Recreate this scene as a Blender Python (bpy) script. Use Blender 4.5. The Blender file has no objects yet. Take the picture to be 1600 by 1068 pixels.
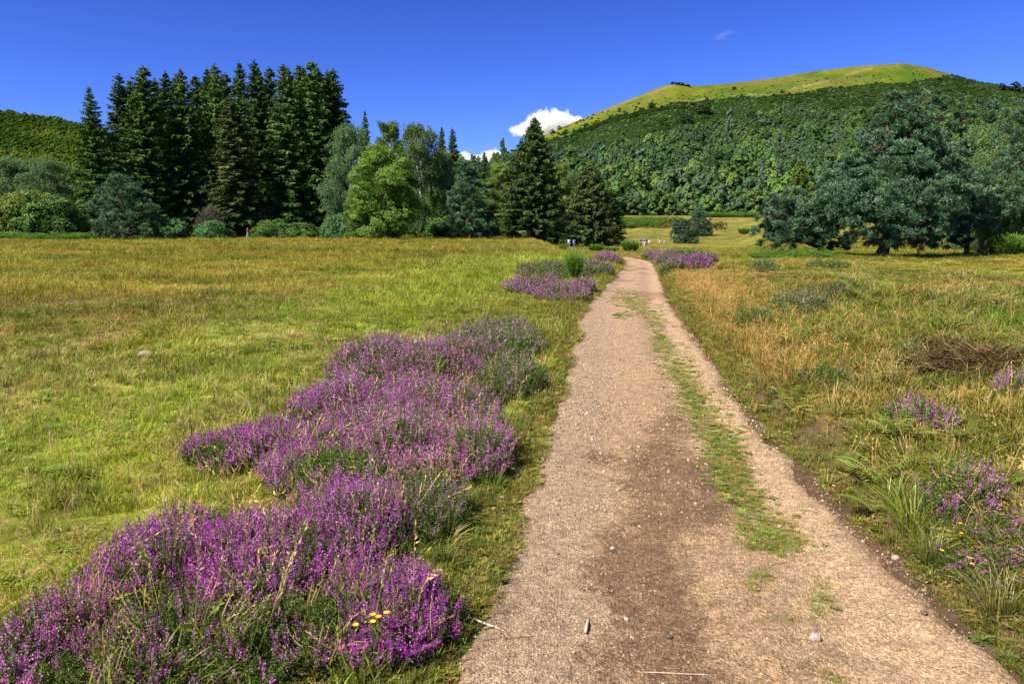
import bpy, math
import numpy as np
from mathutils import Vector, Matrix

R = math.radians
sc = bpy.context.scene
COL = sc.collection
RNG = np.random.default_rng(11)

# ------------------------------------------------------------------ camera model
F, H0, PITCH = 1200.0, 1.9, math.atan(176 / 1200)
CP, SP = math.cos(PITCH), math.sin(PITCH)

def ray(px, py):
    a = (np.asarray(px, float) - 800) / F; b = (534 - np.asarray(py, float)) / F
    return a, CP + b * SP, -SP + b * CP

def at(px, py, Y):                       # world point at world depth Y
    x, y, z = ray(px, py)
    return x / y * Y, Y, H0 + z / y * Y

def plane(px, py, z=0.0):                # ray meets height z
    x, y, dz = ray(px, py)
    t = (z - H0) / dz
    return x * t, y * t

# ------------------------------------------------------------------ noise
def _h(ix, iy, s):
    n = (ix.astype(np.int64) * 374761393 + iy.astype(np.int64) * 668265263 + s * 974634777) & 0xffffffff
    n = ((n ^ (n >> 13)) * 1274126177) & 0xffffffff
    return ((n ^ (n >> 16)) & 0xffffff) / float(0xffffff)

def vn(x, y, s=0):
    x = np.asarray(x, float); y = np.asarray(y, float)
    ix = np.floor(x); iy = np.floor(y); fx = x - ix; fy = y - iy
    fx = fx * fx * (3 - 2 * fx); fy = fy * fy * (3 - 2 * fy)
    a = _h(ix, iy, s); b = _h(ix + 1, iy, s); c = _h(ix, iy + 1, s); d = _h(ix + 1, iy + 1, s)
    return (a * (1 - fx) + b * fx) * (1 - fy) + (c * (1 - fx) + d * fx) * fy

def fbm(x, y, s=0, o=4):
    v = 0; w = 0; a = 1.0
    for k in range(o):
        v = v + a * vn(x * 2 ** k + 17.3 * k, y * 2 ** k - 9.1 * k, s + k); w += a; a *= .5
    return v / w

def ss(a, b, x):
    t = np.clip((x - a) / (b - a), 0, 1)
    return t * t * (3 - 2 * t)

def mix(a, b, t):
    a = np.asarray(a, float); b = np.asarray(b, float)
    t = np.asarray(t)[..., None]
    return a * (1 - t) + b * t

# ------------------------------------------------------------------ path and terrain
_py = np.array([1068, 1000, 900, 800, 700, 640, 600, 550, 500, 480, 460, 440, 420, 410, 403])
_pl = np.array([698, 725, 765, 800, 835, 860, 872, 885, 897, 908, 925, 947, 966, 969, 968])
_pr = np.array([1612, 1530, 1418, 1312, 1220, 1165, 1135, 1100, 1066, 1052, 1042, 1035, 1028, 1020, 1000])
_lx, _ly = plane(_pl, _py); _rx, _ry = plane(_pr, _py)
PY = np.concatenate([[-6, 0.3], _ly, [60, 70, 90]])
PXL = np.concatenate([[-.75, -.42], _lx, [5.6, 1.5, -9]])
PXR = np.concatenate([[1.9, 1.78], _rx, [8.6, 4.8, -6]])

def path_edges(Y):
    return np.interp(Y, PY, PXL), np.interp(Y, PY, PXR)

def path_u(X, Y):
    l, r = path_edges(Y)
    return (X - l) / np.maximum(r - l, .3), l, r

_cy = [0, 45, 55, 70, 100, 170, 190, 240, 300, 350, 420, 600]
_cz = [0, 0, -.1, -.5, -1.1, -1.7, -1.2, 1.4, 6.2, 8.0, 11, 14]

def smooth_terrain(X, Y):
    X = np.asarray(X, float); Y = np.asarray(Y, float)
    a = X / np.maximum(Y, 1)
    zc = np.interp(Y, _cy, _cz)
    zl = np.interp(Y, [0, 20, 135, 160, 600], [0, 0, .3, .4, 4])
    zr = np.interp(Y, [0, 60, 120, 350, 600], [0, .0, .4, 8, 14])
    wl = ss(.07, .02, a); wr = ss(.29, .36, a)
    return zl * wl + (zr * wr + zc * (1 - wr)) * (1 - wl)

def terrain(X, Y, carve=True):
    X = np.asarray(X, float); Y = np.asarray(Y, float)
    d = np.sqrt(X * X + Y * Y)
    z = smooth_terrain(X, Y)
    u, l, r = path_u(X, Y)
    off = np.maximum(np.maximum(l - X, X - r), 0)          # metres outside the path
    near = ss(60, 35, Y)
    right = (X > r) * near
    z = z + right * (.34 * ss(.04, .60, off) + .22 * ss(.6, 3, off) - .40 * ss(5, 16, off)) * ss(48, 25, Y)
    z = z + (X < l) * near * .05 * ss(0, .3, off)
    w = ss(.0, .9, off) * np.minimum(1, 90 / np.maximum(d, 1))
    z = z + w * ((fbm(X * .9, Y * .9, 3, 3) - .5) * .16 + (fbm(X * .12, Y * .12, 5, 3) - .5) * .35)
    if carve:
        z = z - .05 * ss(-.02, .30, np.minimum(X - l, r - X)) * (Y < 80)
    return z

def ground_at(px, py):
    Y = 2.5
    x, y, dz = [float(v) for v in ray(px, py)]
    prev = None
    while Y < 420:
        g = float(terrain(x / y * Y, Y, False)); r = H0 + dz / y * Y
        if r <= g:
            return x / y * Y, Y, g
        Y *= 1.004
    return x / y * 400, 400, float(terrain(x / y * 400, 400))

# ------------------------------------------------------------------ ground colour (what grows there)
TAN = (.325, .262, .040); GOLD = (.245, .212, .025); BROWN = (.165, .112, .033); GREEN = (.135, .180, .016); LIME = (.245, .255, .025)
STRAW = (.50, .37, .16); OCHRE = (.30, .18, .035); DEEP = (.065, .115, .014)

_sw = np.array([(-200, 800), (60, 690), (260, 610), (420, 555), (560, 505), (680, 462), (760, 432), (840, 402)], float)
SWX, SWY = plane(_sw[:, 0], _sw[:, 1])
def ground_col(X, Y):
    X = np.asarray(X, float); Y = np.asarray(Y, float)
    u, l, r = path_u(X, Y)
    n1 = fbm(X * .35, Y * .35, 21, 4); n2 = fbm(X * .09, Y * .22, 31, 4); n3 = fbm(X * 1.3, Y * 1.3, 41, 3)
    n4 = fbm(X * .05 + 7, Y * .11, 51, 3)
    # left meadow: straw coloured far off, green nearer
    far = mix(GOLD, TAN, ss(.35, .65, n2))
    far = mix(far, BROWN, .8 * ss(.52, .66, n4) * ss(.3, .6, n1))
    far = mix(far, GREEN, .85 * ss(.46, .62, fbm(X * .25, Y * .4, 61, 4)))
    stripes = vn(X * .02 + Y * .02, Y * .55 + X * .12, 71)
    far = far * (0.78 + .44 * stripes)[..., None]
    near = mix(GREEN, LIME, ss(.35, .6, n1))
    near = mix(near, STRAW, .6 * ss(.52, .68, n3 * .5 + n2 * .5))
    near = mix(near, DEEP, .5 * ss(.55, .7, fbm(X * .6, Y * .6, 81, 3)))
    sx_ = np.interp(Y, SWY, SWX)
    swath = np.exp(-((X - sx_) / (.95 + .10 * Y)) ** 2) * ss(60, 45, Y)
    t = np.clip(ss(9, 18, Y + (n1 - .5) * 8) - .8 * swath, 0, 1)
    lc = mix(near, far, t)
    lc = mix(lc, mix((.19, .25, .022), (.29, .32, .036), n3), .9 * swath)
    lc = mix(lc, STRAW, .55 * ss(.55, .7, n3) * ss(9, 12, Y) * ss(17, 13, Y))
    # right heath: orange dry grass by the path, green up the bank, brown patches
    rd = X - r
    rc = mix(GREEN, OCHRE, .9 * ss(.46, .66, n1 * .6 + n3 * .4))
    rc = mix(rc, DEEP, .6 * ss(.52, .66, fbm(X * .7, Y * .7, 83, 3)))
    rc = mix(rc, (.36, .24, .055), .70 * np.exp(-((rd - .4) / (.7 + .07 * Y)) ** 2) * ss(5, 8, Y))
    rc = mix(rc, BROWN, .6 * ss(.55, .68, n2))
    rc = mix(rc, far, ss(22, 36, Y + (n1 - .5) * 12) * .8)
    c = mix(lc, rc, ss(-.2, .2, X - (l + r) / 2))
    # verge: short greener turf
    off = np.maximum(l - X, X - r)
    c = mix(c, (.16, .18, .022), .5 * np.exp(-(np.maximum(off, 0) / .35) ** 2) * ss(60, 40, Y))
    c = c * (1 - .30 * ss(140, 180, Y))[..., None]
    cl = fbm(X * 2.6, Y * 2.6, 87, 3) - .5; cl2 = fbm(X * .8, Y * 1.1, 89, 3) - .5
    c = c * np.clip(1 + cl * (1.2 - .7 * ss(6, 20, Y)) + cl2 * .7, .45, 1.8)[..., None]
    return c

# ------------------------------------------------------------------ mesh helpers
def quad_mesh(name, Q, tone=None, mat=None, smooth=False):
    Q = np.asarray(Q, np.float32).reshape(-1, 4, 3); n = len(Q)
    me = bpy.data.meshes.new(name)
    me.vertices.add(n * 4); me.loops.add(n * 4); me.polygons.add(n)
    me.vertices.foreach_set('co', Q.reshape(-1))
    me.loops.foreach_set('vertex_index', np.arange(n * 4, dtype=np.int32))
    me.polygons.foreach_set('loop_start', np.arange(0, n * 4, 4, dtype=np.int32))
    me.polygons.foreach_set('loop_total', np.full(n, 4, np.int32))
    if tone is not None:
        t = np.asarray(tone, np.float32)
        if t.ndim == 1: t = np.repeat(t, 4)
        a = me.attributes.new('tone', 'FLOAT', 'POINT'); a.data.foreach_set('value', t.reshape(-1))
    me.update(calc_edges=True)
    if mat: me.materials.append(mat)
    return me

def grid_mesh(name, X, Y, Z, col=None, mat=None, extra=None):
    h, w = X.shape
    V = np.stack([X, Y, Z], -1).reshape(-1, 3).astype(np.float32)
    i = np.arange(h * w).reshape(h, w)
    Fq = np.stack([i[:-1, :-1], i[:-1, 1:], i[1:, 1:], i[1:, :-1]], -1).reshape(-1, 4).astype(np.int32)
    me = bpy.data.meshes.new(name)
    n = len(Fq)
    me.vertices.add(len(V)); me.loops.add(n * 4); me.polygons.add(n)
    me.vertices.foreach_set('co', V.reshape(-1))
    me.loops.foreach_set('vertex_index', Fq.reshape(-1))
    me.polygons.foreach_set('loop_start', np.arange(0, n * 4, 4, dtype=np.int32))
    me.polygons.foreach_set('loop_total', np.full(n, 4, np.int32))
    if col is not None:
        c = np.concatenate([col.reshape(-1, 3), np.ones((h * w, 1))], 1).astype(np.float32)
        a = me.attributes.new('col', 'FLOAT_COLOR', 'POINT'); a.data.foreach_set('color', c.reshape(-1))
    me.update(calc_edges=True)
    me.polygons.foreach_set('use_smooth', np.ones(n, bool))
    if mat: me.materials.append(mat)
    return me

def link(name, me, parent=None, loc=None):
    o = bpy.data.objects.new(name, me); COL.objects.link(o)
    if parent: o.parent = parent
    if loc is not None: o.location = loc
    return o

def tag(o, label=None, cat=None, group=None, kind=None):
    if label: o['label'] = label
    if cat: o['category'] = cat
    if group: o['group'] = group
    if kind: o['kind'] = kind
    return o

def empty(name, loc, rz=0, s=(1, 1, 1)):
    o = bpy.data.objects.new(name, None); COL.objects.link(o)
    o.location = loc; o.rotation_euler = (0, 0, rz); o.scale = s
    o.empty_display_size = .2
    return o

def nrm(v):
    return v / np.maximum(np.linalg.norm(v, axis=-1, keepdims=True), 1e-9)

def cards(P, D, L, W, rng, S=None, wide=.45):
    """diamond leaves from base P along D"""
    n = len(P); D = nrm(D)
    if S is None: S = rng.normal(size=(n, 3))
    S = nrm(S - D * (S * D).sum(-1, keepdims=True))
    L = np.broadcast_to(np.asarray(L, float), (n,))[:, None]; W = np.broadcast_to(np.asarray(W, float), (n,))[:, None]
    m = P + D * L * wide
    return np.stack([P, m + S * W / 2, P + D * L, m - S * W / 2], 1)

def tube(pts, rad, sides=8):
    pts = np.asarray(pts, float); rad = np.asarray(rad, float)
    d = np.gradient(pts, axis=0); d = nrm(d)
    up = np.array([.13, .97, .21]); a = nrm(np.cross(d, up)); b = np.cross(d, a)
    t = np.linspace(0, 2 * np.pi, sides, endpoint=False)
    ring = pts[:, None] + rad[:, None, None] * (np.cos(t)[None, :, None] * a[:, None] + np.sin(t)[None, :, None] * b[:, None])
    nx = np.roll(ring, -1, 1)
    return np.stack([ring[:-1], nx[:-1], nx[1:], ring[1:]], 2).reshape(-1, 4, 3)

def sph(n, rng):
    return nrm(rng.normal(size=(n, 3)))

# ------------------------------------------------------------------ materials
def new_mat(name):
    m = bpy.data.materials.new(name); m.use_nodes = True
    nt = m.node_tree; nt.nodes.clear()
    return m, nt, nt.nodes, nt.links

def N(nt, t, **kw):
    n = nt.nodes.new(t)
    for k, v in kw.items(): setattr(n, k, v)
    return n

def ramp(nt, stops, src=None):
    r = N(nt, 'ShaderNodeValToRGB')
    e = r.color_ramp.elements
    while len(e) < len(stops): e.new(.5)
    for el, (p, c) in zip(e, stops): el.position = p; el.color = (*c, 1)
    if src: nt.links.new(src, r.inputs['Fac'])
    return r

def mul(nt, a, b):
    m = N(nt, 'ShaderNodeMix', data_type='RGBA', blend_type='MULTIPLY'); m.inputs[0].default_value = 1
    for s, v in ((6, a), (7, b)):
        if hasattr(v, 'is_output'): nt.links.new(v, m.inputs[s])
        else: m.inputs[s].default_value = (*v, 1)
    return m.outputs[2]

def leaf_mat(name, stops, transl=.3, jitter=.25, instancer=False, gloss=.06, rough=.45):
    m, nt, nd, lk = new_mat(name)
    at_ = N(nt, 'ShaderNodeAttribute', attribute_name='tone')
    c = ramp(nt, stops, at_.outputs['Fac']).outputs['Color']
    if instancer:
        ti = N(nt, 'ShaderNodeAttribute', attribute_name='tint', attribute_type='INSTANCER')
        c = mul(nt, c, ti.outputs['Color'])
    else:
        oi = N(nt, 'ShaderNodeObjectInfo')
        mr = N(nt, 'ShaderNodeMapRange'); lk.new(oi.outputs['Random'], mr.inputs[0])
        mr.inputs[3].default_value = 1 - jitter; mr.inputs[4].default_value = 1 + jitter
        c = mul(nt, c, mr.outputs[0])
    d = N(nt, 'ShaderNodeBsdfDiffuse'); lk.new(c, d.inputs[0])
    t = N(nt, 'ShaderNodeBsdfTranslucent'); lk.new(mul(nt, c, (1.15, 1.1, .6)), t.inputs[0])
    mx = N(nt, 'ShaderNodeMixShader'); mx.inputs[0].default_value = transl
    lk.new(d.outputs[0], mx.inputs[1]); lk.new(t.outputs[0], mx.inputs[2])
    out = N(nt, 'ShaderNodeOutputMaterial')
    if gloss:
        g = N(nt, 'ShaderNodeBsdfGlossy'); g.inputs['Roughness'].default_value = rough
        g.inputs[0].default_value = (.8, .85, .8, 1)
        m2 = N(nt, 'ShaderNodeMixShader'); m2.inputs[0].default_value = gloss
        lk.new(mx.outputs[0], m2.inputs[1]); lk.new(g.outputs[0], m2.inputs[2]); lk.new(m2.outputs[0], out.inputs[0])
    else:
        lk.new(mx.outputs[0], out.inputs[0])
    return m

def noise(nt, scale, detail=4, rough=.6, coord=None):
    n = N(nt, 'ShaderNodeTexNoise'); n.inputs['Scale'].default_value = scale
    n.inputs['Detail'].default_value = detail; n.inputs['Roughness'].default_value = rough
    if coord: nt.links.new(coord, n.inputs['Vector'])
    return n

def mapr(nt, src, a, b, c, d):
    m = N(nt, 'ShaderNodeMapRange'); nt.links.new(src, m.inputs[0])
    for i, v in zip((1, 2, 3, 4), (a, b, c, d)): m.inputs[i].default_value = v
    return m.outputs[0]

def attr_ground_mat(name, fine, bumpd, rough=.95, lo=.6, hi=1.4):
    m, nt, nd, lk = new_mat(name)
    g = N(nt, 'ShaderNodeNewGeometry').outputs['Position']
    c = N(nt, 'ShaderNodeAttribute', attribute_name='col').outputs['Color']
    for s in fine:
        n = noise(nt, s, 5, .65, g)
        c = mul(nt, c, mapr(nt, n.outputs['Fac'], .25, .75, lo, hi))
    b = N(nt, 'ShaderNodeBsdfPrincipled'); lk.new(c, b.inputs['Base Color'])
    b.inputs['Roughness'].default_value = rough; b.inputs['Specular IOR Level'].default_value = .15
    bn = noise(nt, fine[-1], 6, .7, g)
    bp = N(nt, 'ShaderNodeBump'); bp.inputs['Distance'].default_value = bumpd; bp.inputs['Strength'].default_value = .8
    lk.new(bn.outputs['Fac'], bp.inputs['Height']); lk.new(bp.outputs[0], b.inputs['Normal'])
    lk.new(b.outputs[0], N(nt, 'ShaderNodeOutputMaterial').inputs[0])
    return m

def bark_mat(name, a, b_, scale=6, bands=None):
    m, nt, nd, lk = new_mat(name)
    g = N(nt, 'ShaderNodeTexCoord').outputs['Object']
    mp = N(nt, 'ShaderNodeMapping'); lk.new(g, mp.inputs[0])
    mp.inputs['Scale'].default_value = bands or (1, 1, .25)
    n = noise(nt, scale, 5, .65, mp.outputs[0])
    c = ramp(nt, [(.35, a), (.65, b_)], n.outputs['Fac']).outputs['Color']
    b = N(nt, 'ShaderNodeBsdfPrincipled'); lk.new(c, b.inputs['Base Color']); b.inputs['Roughness'].default_value = .9
    bp = N(nt, 'ShaderNodeBump'); bp.inputs['Distance'].default_value = .03
    lk.new(n.outputs['Fac'], bp.inputs['Height']); lk.new(bp.outputs[0], b.inputs['Normal'])
    lk.new(b.outputs[0], N(nt, 'ShaderNodeOutputMaterial').inputs[0])
    return m

def plain_mat(name, c, rough=.8, var=.3, scale=20):
    m, nt, nd, lk = new_mat(name)
    n = noise(nt, scale, 4, .6, N(nt, 'ShaderNodeTexCoord').outputs['Object'])
    cc = mul(nt, mapr(nt, n.outputs['Fac'], .25, .75, 1 - var, 1 + var), c)
    b = N(nt, 'ShaderNodeBsdfPrincipled'); lk.new(cc, b.inputs['Base Color']); b.inputs['Roughness'].default_value = rough
    lk.new(b.outputs[0], N(nt, 'ShaderNodeOutputMaterial').inputs[0])
    return m

M = {}
M['spruce'] = leaf_mat('spruce_needles', [(0, (0.028, 0.059, 0.010)), (.5, (0.056, 0.109, 0.018)), (1, (0.145, 0.213, 0.036))], .15, .32, gloss=.012, rough=.6)
M['spruce_olive'] = leaf_mat('olive_spruce_needles', [(0, (.034, .052, .014)), (.6, (.078, .105, .026)), (1, (.16, .18, .05))], .15, .12, gloss=.01, rough=.6)
M['spruce_dark'] = leaf_mat('dark_spruce_needles', [(0, (.026, .052, .012)), (.6, (.060, .105, .022)), (1, (.13, .185, .040))], .15, .12, gloss=.012, rough=.6)
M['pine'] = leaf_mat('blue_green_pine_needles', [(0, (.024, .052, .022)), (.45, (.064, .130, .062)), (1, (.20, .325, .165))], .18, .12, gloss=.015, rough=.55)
M['pine_brown'] = leaf_mat('brown_dead_needles', [(0, (.12, .055, .03)), (1, (.30, .15, .08))], .1, .1, gloss=.02)
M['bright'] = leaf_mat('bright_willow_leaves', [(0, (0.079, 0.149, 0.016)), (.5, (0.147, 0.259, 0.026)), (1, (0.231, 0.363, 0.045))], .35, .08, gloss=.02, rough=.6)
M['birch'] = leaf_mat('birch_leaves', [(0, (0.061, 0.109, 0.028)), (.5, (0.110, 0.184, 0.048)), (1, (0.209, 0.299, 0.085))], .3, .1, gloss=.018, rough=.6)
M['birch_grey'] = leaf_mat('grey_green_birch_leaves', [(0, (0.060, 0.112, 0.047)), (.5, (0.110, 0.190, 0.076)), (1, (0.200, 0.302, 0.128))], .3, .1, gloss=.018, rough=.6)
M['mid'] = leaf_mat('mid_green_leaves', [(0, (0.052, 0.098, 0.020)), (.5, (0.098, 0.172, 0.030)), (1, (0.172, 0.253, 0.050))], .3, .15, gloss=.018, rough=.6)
M['lime'] = leaf_mat('yellow_green_leaves', [(0, (.08, .12, .018)), (.5, (.14, .20, .028)), (1, (.23, .28, .05))], .35, .1, gloss=.018, rough=.6)
M['bush'] = leaf_mat('bush_leaves', [(0, (.04, .085, .016)), (.5, (.08, .16, .025)), (1, (.14, .24, .045))], .3, .15, gloss=.018, rough=.6)
M['bluebush'] = leaf_mat('pale_blue_green_leaves', [(0, (0.041, 0.100, 0.030)), (.5, (0.081, 0.190, 0.053)), (1, (0.145, 0.279, 0.090))], .3, .12, gloss=.018, rough=.6)
M['greytwig'] = leaf_mat('grey_bare_twigs', [(0, (0.080, 0.076, 0.049)), (1, (0.192, 0.187, 0.112))], .05, .1, gloss=0)
M['broom'] = leaf_mat('broom_shoots', [(0, (.05, .10, .015)), (.5, (.10, .19, .022)), (1, (.19, .30, .04))], .25, .12, gloss=.01, rough=.6)
M['fern'] = leaf_mat('bracken_fronds', [(0, (.11, .16, .02)), (.5, (.20, .27, .04)), (1, (.34, .34, .08))], .35, .15, gloss=.015, rough=.6)
M['hforest'] = leaf_mat('hillside_leaves', [(0, (.72, .76, .74)), (.5, (1, 1, 1)), (1, (1.22, 1.2, 1.15))], .2, 0, True, gloss=.0)
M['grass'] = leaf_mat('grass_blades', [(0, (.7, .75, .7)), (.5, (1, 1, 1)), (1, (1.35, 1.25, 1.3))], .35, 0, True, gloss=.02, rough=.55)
M['heath_leaf'] = leaf_mat('heather_shoots', [(0, (0.035, 0.055, 0.010)), (.5, (0.081, 0.131, 0.018)), (1, (0.186, 0.270, 0.035))], .2, .12, gloss=.03)
M['fl_vivid'] = leaf_mat('vivid_heather_flowers', [(0, (0.290, 0.022, 0.288)), (.45, (0.606, 0.070, 0.577)), (.75, (0.818, 0.193, 0.761)), (1, (0.893, 0.558, 0.912))], .35, .08, gloss=.03)
M['fl_mid'] = leaf_mat('mauve_heather_flowers', [(0, (0.316, 0.043, 0.264)), (.45, (0.609, 0.138, 0.516)), (.75, (0.803, 0.275, 0.672)), (1, (0.893, 0.534, 0.887))], .35, .08, gloss=.03)
M['fl_pale'] = leaf_mat('dusty_heather_flowers', [(0, (0.252, 0.107, 0.180)), (.5, (0.441, 0.221, 0.350)), (1, (0.693, 0.410, 0.550))], .35, .08, gloss=.03)
M['fl_dead'] = leaf_mat('withered_heather_flowers', [(0, (.12, .07, .06)), (.5, (.22, .15, .13)), (1, (.36, .27, .24))], .2, .08, gloss=0)
M['dry_twig'] = leaf_mat('dry_cut_twigs', [(0, (.035, .022, .010)), (.5, (.085, .055, .024)), (1, (.19, .125, .055))], .05, .1, gloss=0)
M['yellow'] = plain_mat('yellow_petals', (.85, .55, .01), .6, .1)
M['violet'] = plain_mat('violet_petals', (.30, .18, .75), .6, .1)
M['stem'] = plain_mat('green_stems', (.12, .17, .03), .7, .2)
M['bark_dark'] = bark_mat('dark_bark', (.030, .022, .016), (.085, .062, .045))
M['bark_grey'] = bark_mat('grey_bark', (.09, .08, .065), (.22, .19, .15))
M['bark_birch'] = bark_mat('white_birch_bark', (.16, .14, .12), (.62, .58, .52), 4, (1, 1, 2.2))
M['bark_pine'] = bark_mat('reddish_pine_bark', (.055, .034, .022), (.16, .085, .045))
M['ground'] = attr_ground_mat('meadow_turf', [1.7, 14, 90, 260], .035, lo=.58, hi=1.42)

# ------------------------------------------------------------------ ground sheet
def make_ground():
    rr = np.concatenate([np.geomspace(.6, 420, 470), np.geomspace(450, 9000, 24)])
    a1 = np.linspace(-.86, .90, 420)
    aa = np.concatenate([np.linspace(-np.pi, -.9, 34), a1, np.linspace(.94, np.pi, 34)])
    A, Rr = np.meshgrid(aa, rr)
    X = Rr * np.sin(A); Y = Rr * np.cos(A)
    Z = terrain(X, np.maximum(Y, -5))
    Z = np.where(Rr > 430, np.minimum(Z, 2.0), Z)
    C = ground_col(X, Y)
    u, l, r = path_u(X, Y)
    o = np.maximum(l - X, X - r)
    # bare soil at the lip of the path
    nb = fbm(X * 2.2, Y * 2.2, 91, 3)
    soil = ss(.55, .05, np.maximum(o, 0) - (nb - .45) * .5 * (X > r)) * (Y < 60)
    mid_ = (l + r) / 2
    soil = np.where(X > mid_, np.maximum(soil, .9 * ss(.30, .12, o) * ss(.3, .5, nb)), soil)
    soil = np.where(X > mid_, np.clip(soil * 1.1, 0, .95), soil * .35)
    C = mix(C, (.15, .085, .05), soil * (o > -.3))
    return tag(link('meadow_ground', grid_mesh('meadow_ground', X, Y, Z, C, M['ground'])), kind='structure')
ground = make_ground()

# ------------------------------------------------------------------ path
def path_height(u, X, Y):
    e = np.minimum(u, 1 - u)
    w_ = fbm(X * 1.6, Y * 1.6, 7, 4)
    edge = ss(-.06, .05, e + (w_ - .5) * .13)
    ruts = -.025 * np.exp(-((u - .28) / .12) ** 2) - .03 * np.exp(-((u - .80) / .10) ** 2) + .02 * np.exp(-((u - .58) / .10) ** 2)
    bumps = (fbm(X * 3, Y * 3, 13, 4) - .5) * .035 + (fbm(X * 14, Y * 14, 15, 3) - .5) * .012
    return smooth_terrain(X, Y) + ruts + bumps + .012 - .09 * (1 - edge)

def make_path():
    yy = np.concatenate([np.linspace(-4, .9, 20), np.geomspace(1, 88, 900)])
    uu = np.linspace(-.16, 1.16, 200)
    U, Y = np.meshgrid(uu, yy)
    l, r = path_edges(Y)
    X = l + U * (r - l)
    Z = path_height(U, X, Y)
    n1 = fbm(X * .9, Y * .6, 101, 4); n2 = fbm(X * 3, Y * 2.2, 111, 4)
    base = mix((.44, .285, .150), (.36, .235, .128), n1)
    gravel = ss(.42, .22, U + (n1 - .5) * .3)
    base = mix(base, (.385, .272, .172), gravel * .85)
    base = mix(base, (.53, .355, .205), ss(.60, .75, U + (n1 - .5) * .15) * .7)
    base = mix(base, (.45, .30, .20), ss(9, 20, Y) * .5)
    # damp earth, a stain of its own shape along the crown of the track
    c0 = np.interp(Y, [1.5, 3, 4.2, 5.2, 6.3, 7.4, 9], [.50, .42, .36, .52, .45, .62, .62])
    w0 = np.interp(Y, [1.5, 3, 4.2, 5.2, 6.3, 7.4, 9], [.17, .17, .15, .20, .26, .12, .04])
    st = ss(1.15, .35, np.abs(U - c0) / w0 + (n2 - .5) * 2.2 + (fbm(X * 9, Y * 7, 117, 3) - .5) * 1.6) * ss(9, 7.2, Y + (n1 - .5) * 2)
    damp = ss(1.5, .15, np.abs(U - c0) / w0 + (n2 - .5) * 1.6) * ss(9.4, 7.0, Y + (n1 - .5) * 2.5)
    far = ss(.58, .70, fbm(X * .7, Y * .35, 121, 4)) * ss(9, 14, Y)
    base = mix(base, (.24, .14, .085), far * .6)
    # darker brown towards both edges
    e = np.minimum(U, 1 - U)
    base = mix(base, (.13, .085, .05), ss(.08, -.02, e + (n2 - .5) * .12) * .7)
    m, nt, nd, lk = new_mat('gravelly_earth')
    g = N(nt, 'ShaderNodeNewGeometry').outputs['Position']
    c = N(nt, 'ShaderNodeAttribute', attribute_name='col').outputs['Color']
    da = N(nt, 'ShaderNodeAttribute', attribute_name='damp').outputs['Fac']
    s1 = N(nt, 'ShaderNodeMath', operation='ADD'); lk.new(da, s1.inputs[0]); lk.new(mapr(nt, noise(nt, 11, 4, .65, g).outputs['Fac'], .25, .75, -.42, .42), s1.inputs[1])
    s2 = N(nt, 'ShaderNodeMath', operation='ADD'); lk.new(s1.outputs[0], s2.inputs[0]); lk.new(mapr(nt, noise(nt, 70, 3, .6, g).outputs['Fac'], .25, .75, -.40, .40), s2.inputs[1])
    s3 = N(nt, 'ShaderNodeMath', operation='MULTIPLY'); lk.new(mapr(nt, s2.outputs[0], .30, .95, 0, .9), s3.inputs[0]); lk.new(mapr(nt, da, 0, .25, 0, 1), s3.inputs[1])
    dm = N(nt, 'ShaderNodeMix', data_type='RGBA'); lk.new(s3.outputs[0], dm.inputs[0]); lk.new(c, dm.inputs[6]); dm.inputs[7].default_value = (.175, .102, .054, 1)
    c = dm.outputs[2]
    for sc_v, lo, hi in ((95, .62, 1.34), (38, .80, 1.18)):
        vv = N(nt, 'ShaderNodeTexVoronoi'); vv.inputs['Scale'].default_value = sc_v; lk.new(g, vv.inputs['Vector'])
        sx = N(nt, 'ShaderNodeSeparateColor'); lk.new(vv.outputs['Color'], sx.inputs[0])
        c = mul(nt, c, mapr(nt, sx.outputs[0], 0, 1, lo, hi))
    for s, lo, hi in ((7, .72, 1.28), (45, .70, 1.32), (220, .62, 1.42)):
        c = mul(nt, c, mapr(nt, noise(nt, s, 4, .65, g).outputs['Fac'], .25, .75, lo, hi))
    vo = N(nt, 'ShaderNodeTexVoronoi'); vo.inputs['Scale'].default_value = 95; lk.new(g, vo.inputs['Vector'])
    c = mul(nt, c, mapr(nt, vo.outputs['Distance'], .1, .6, 1.18, .72))
    b = N(nt, 'ShaderNodeBsdfPrincipled'); lk.new(c, b.inputs['Base Color']); b.inputs['Roughness'].default_value = .95
    b.inputs['Specular IOR Level'].default_value = .15
    add = N(nt, 'ShaderNodeMath', operation='ADD'); lk.new(noise(nt, 60, 6, .75, g).outputs['Fac'], add.inputs[0])
    lk.new(mapr(nt, vo.outputs['Distance'], 0, .6, .7, 0), add.inputs[1])
    bp = N(nt, 'ShaderNodeBump'); bp.inputs['Distance'].default_value = .012; bp.inputs['Strength'].default_value = .9
    lk.new(add.outputs[0], bp.inputs['Height']); lk.new(bp.outputs[0], b.inputs['Normal'])
    lk.new(b.outputs[0], N(nt, 'ShaderNodeOutputMaterial').inputs[0])
    me = grid_mesh('dirt_path', X, Y, Z, base, m)
    a_ = me.attributes.new('damp', 'FLOAT', 'POINT'); a_.data.foreach_set('value', damp.astype(np.float32).reshape(-1))
    return tag(link('dirt_path', me), kind='structure')
path = make_path()

def surf(X, Y):
    u, l, r = path_u(X, Y)
    return np.where((u > -.1) & (u < 1.1) & (Y < 85), np.maximum(terrain(X, Y), path_height(u, X, Y)), terrain(X, Y))

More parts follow.
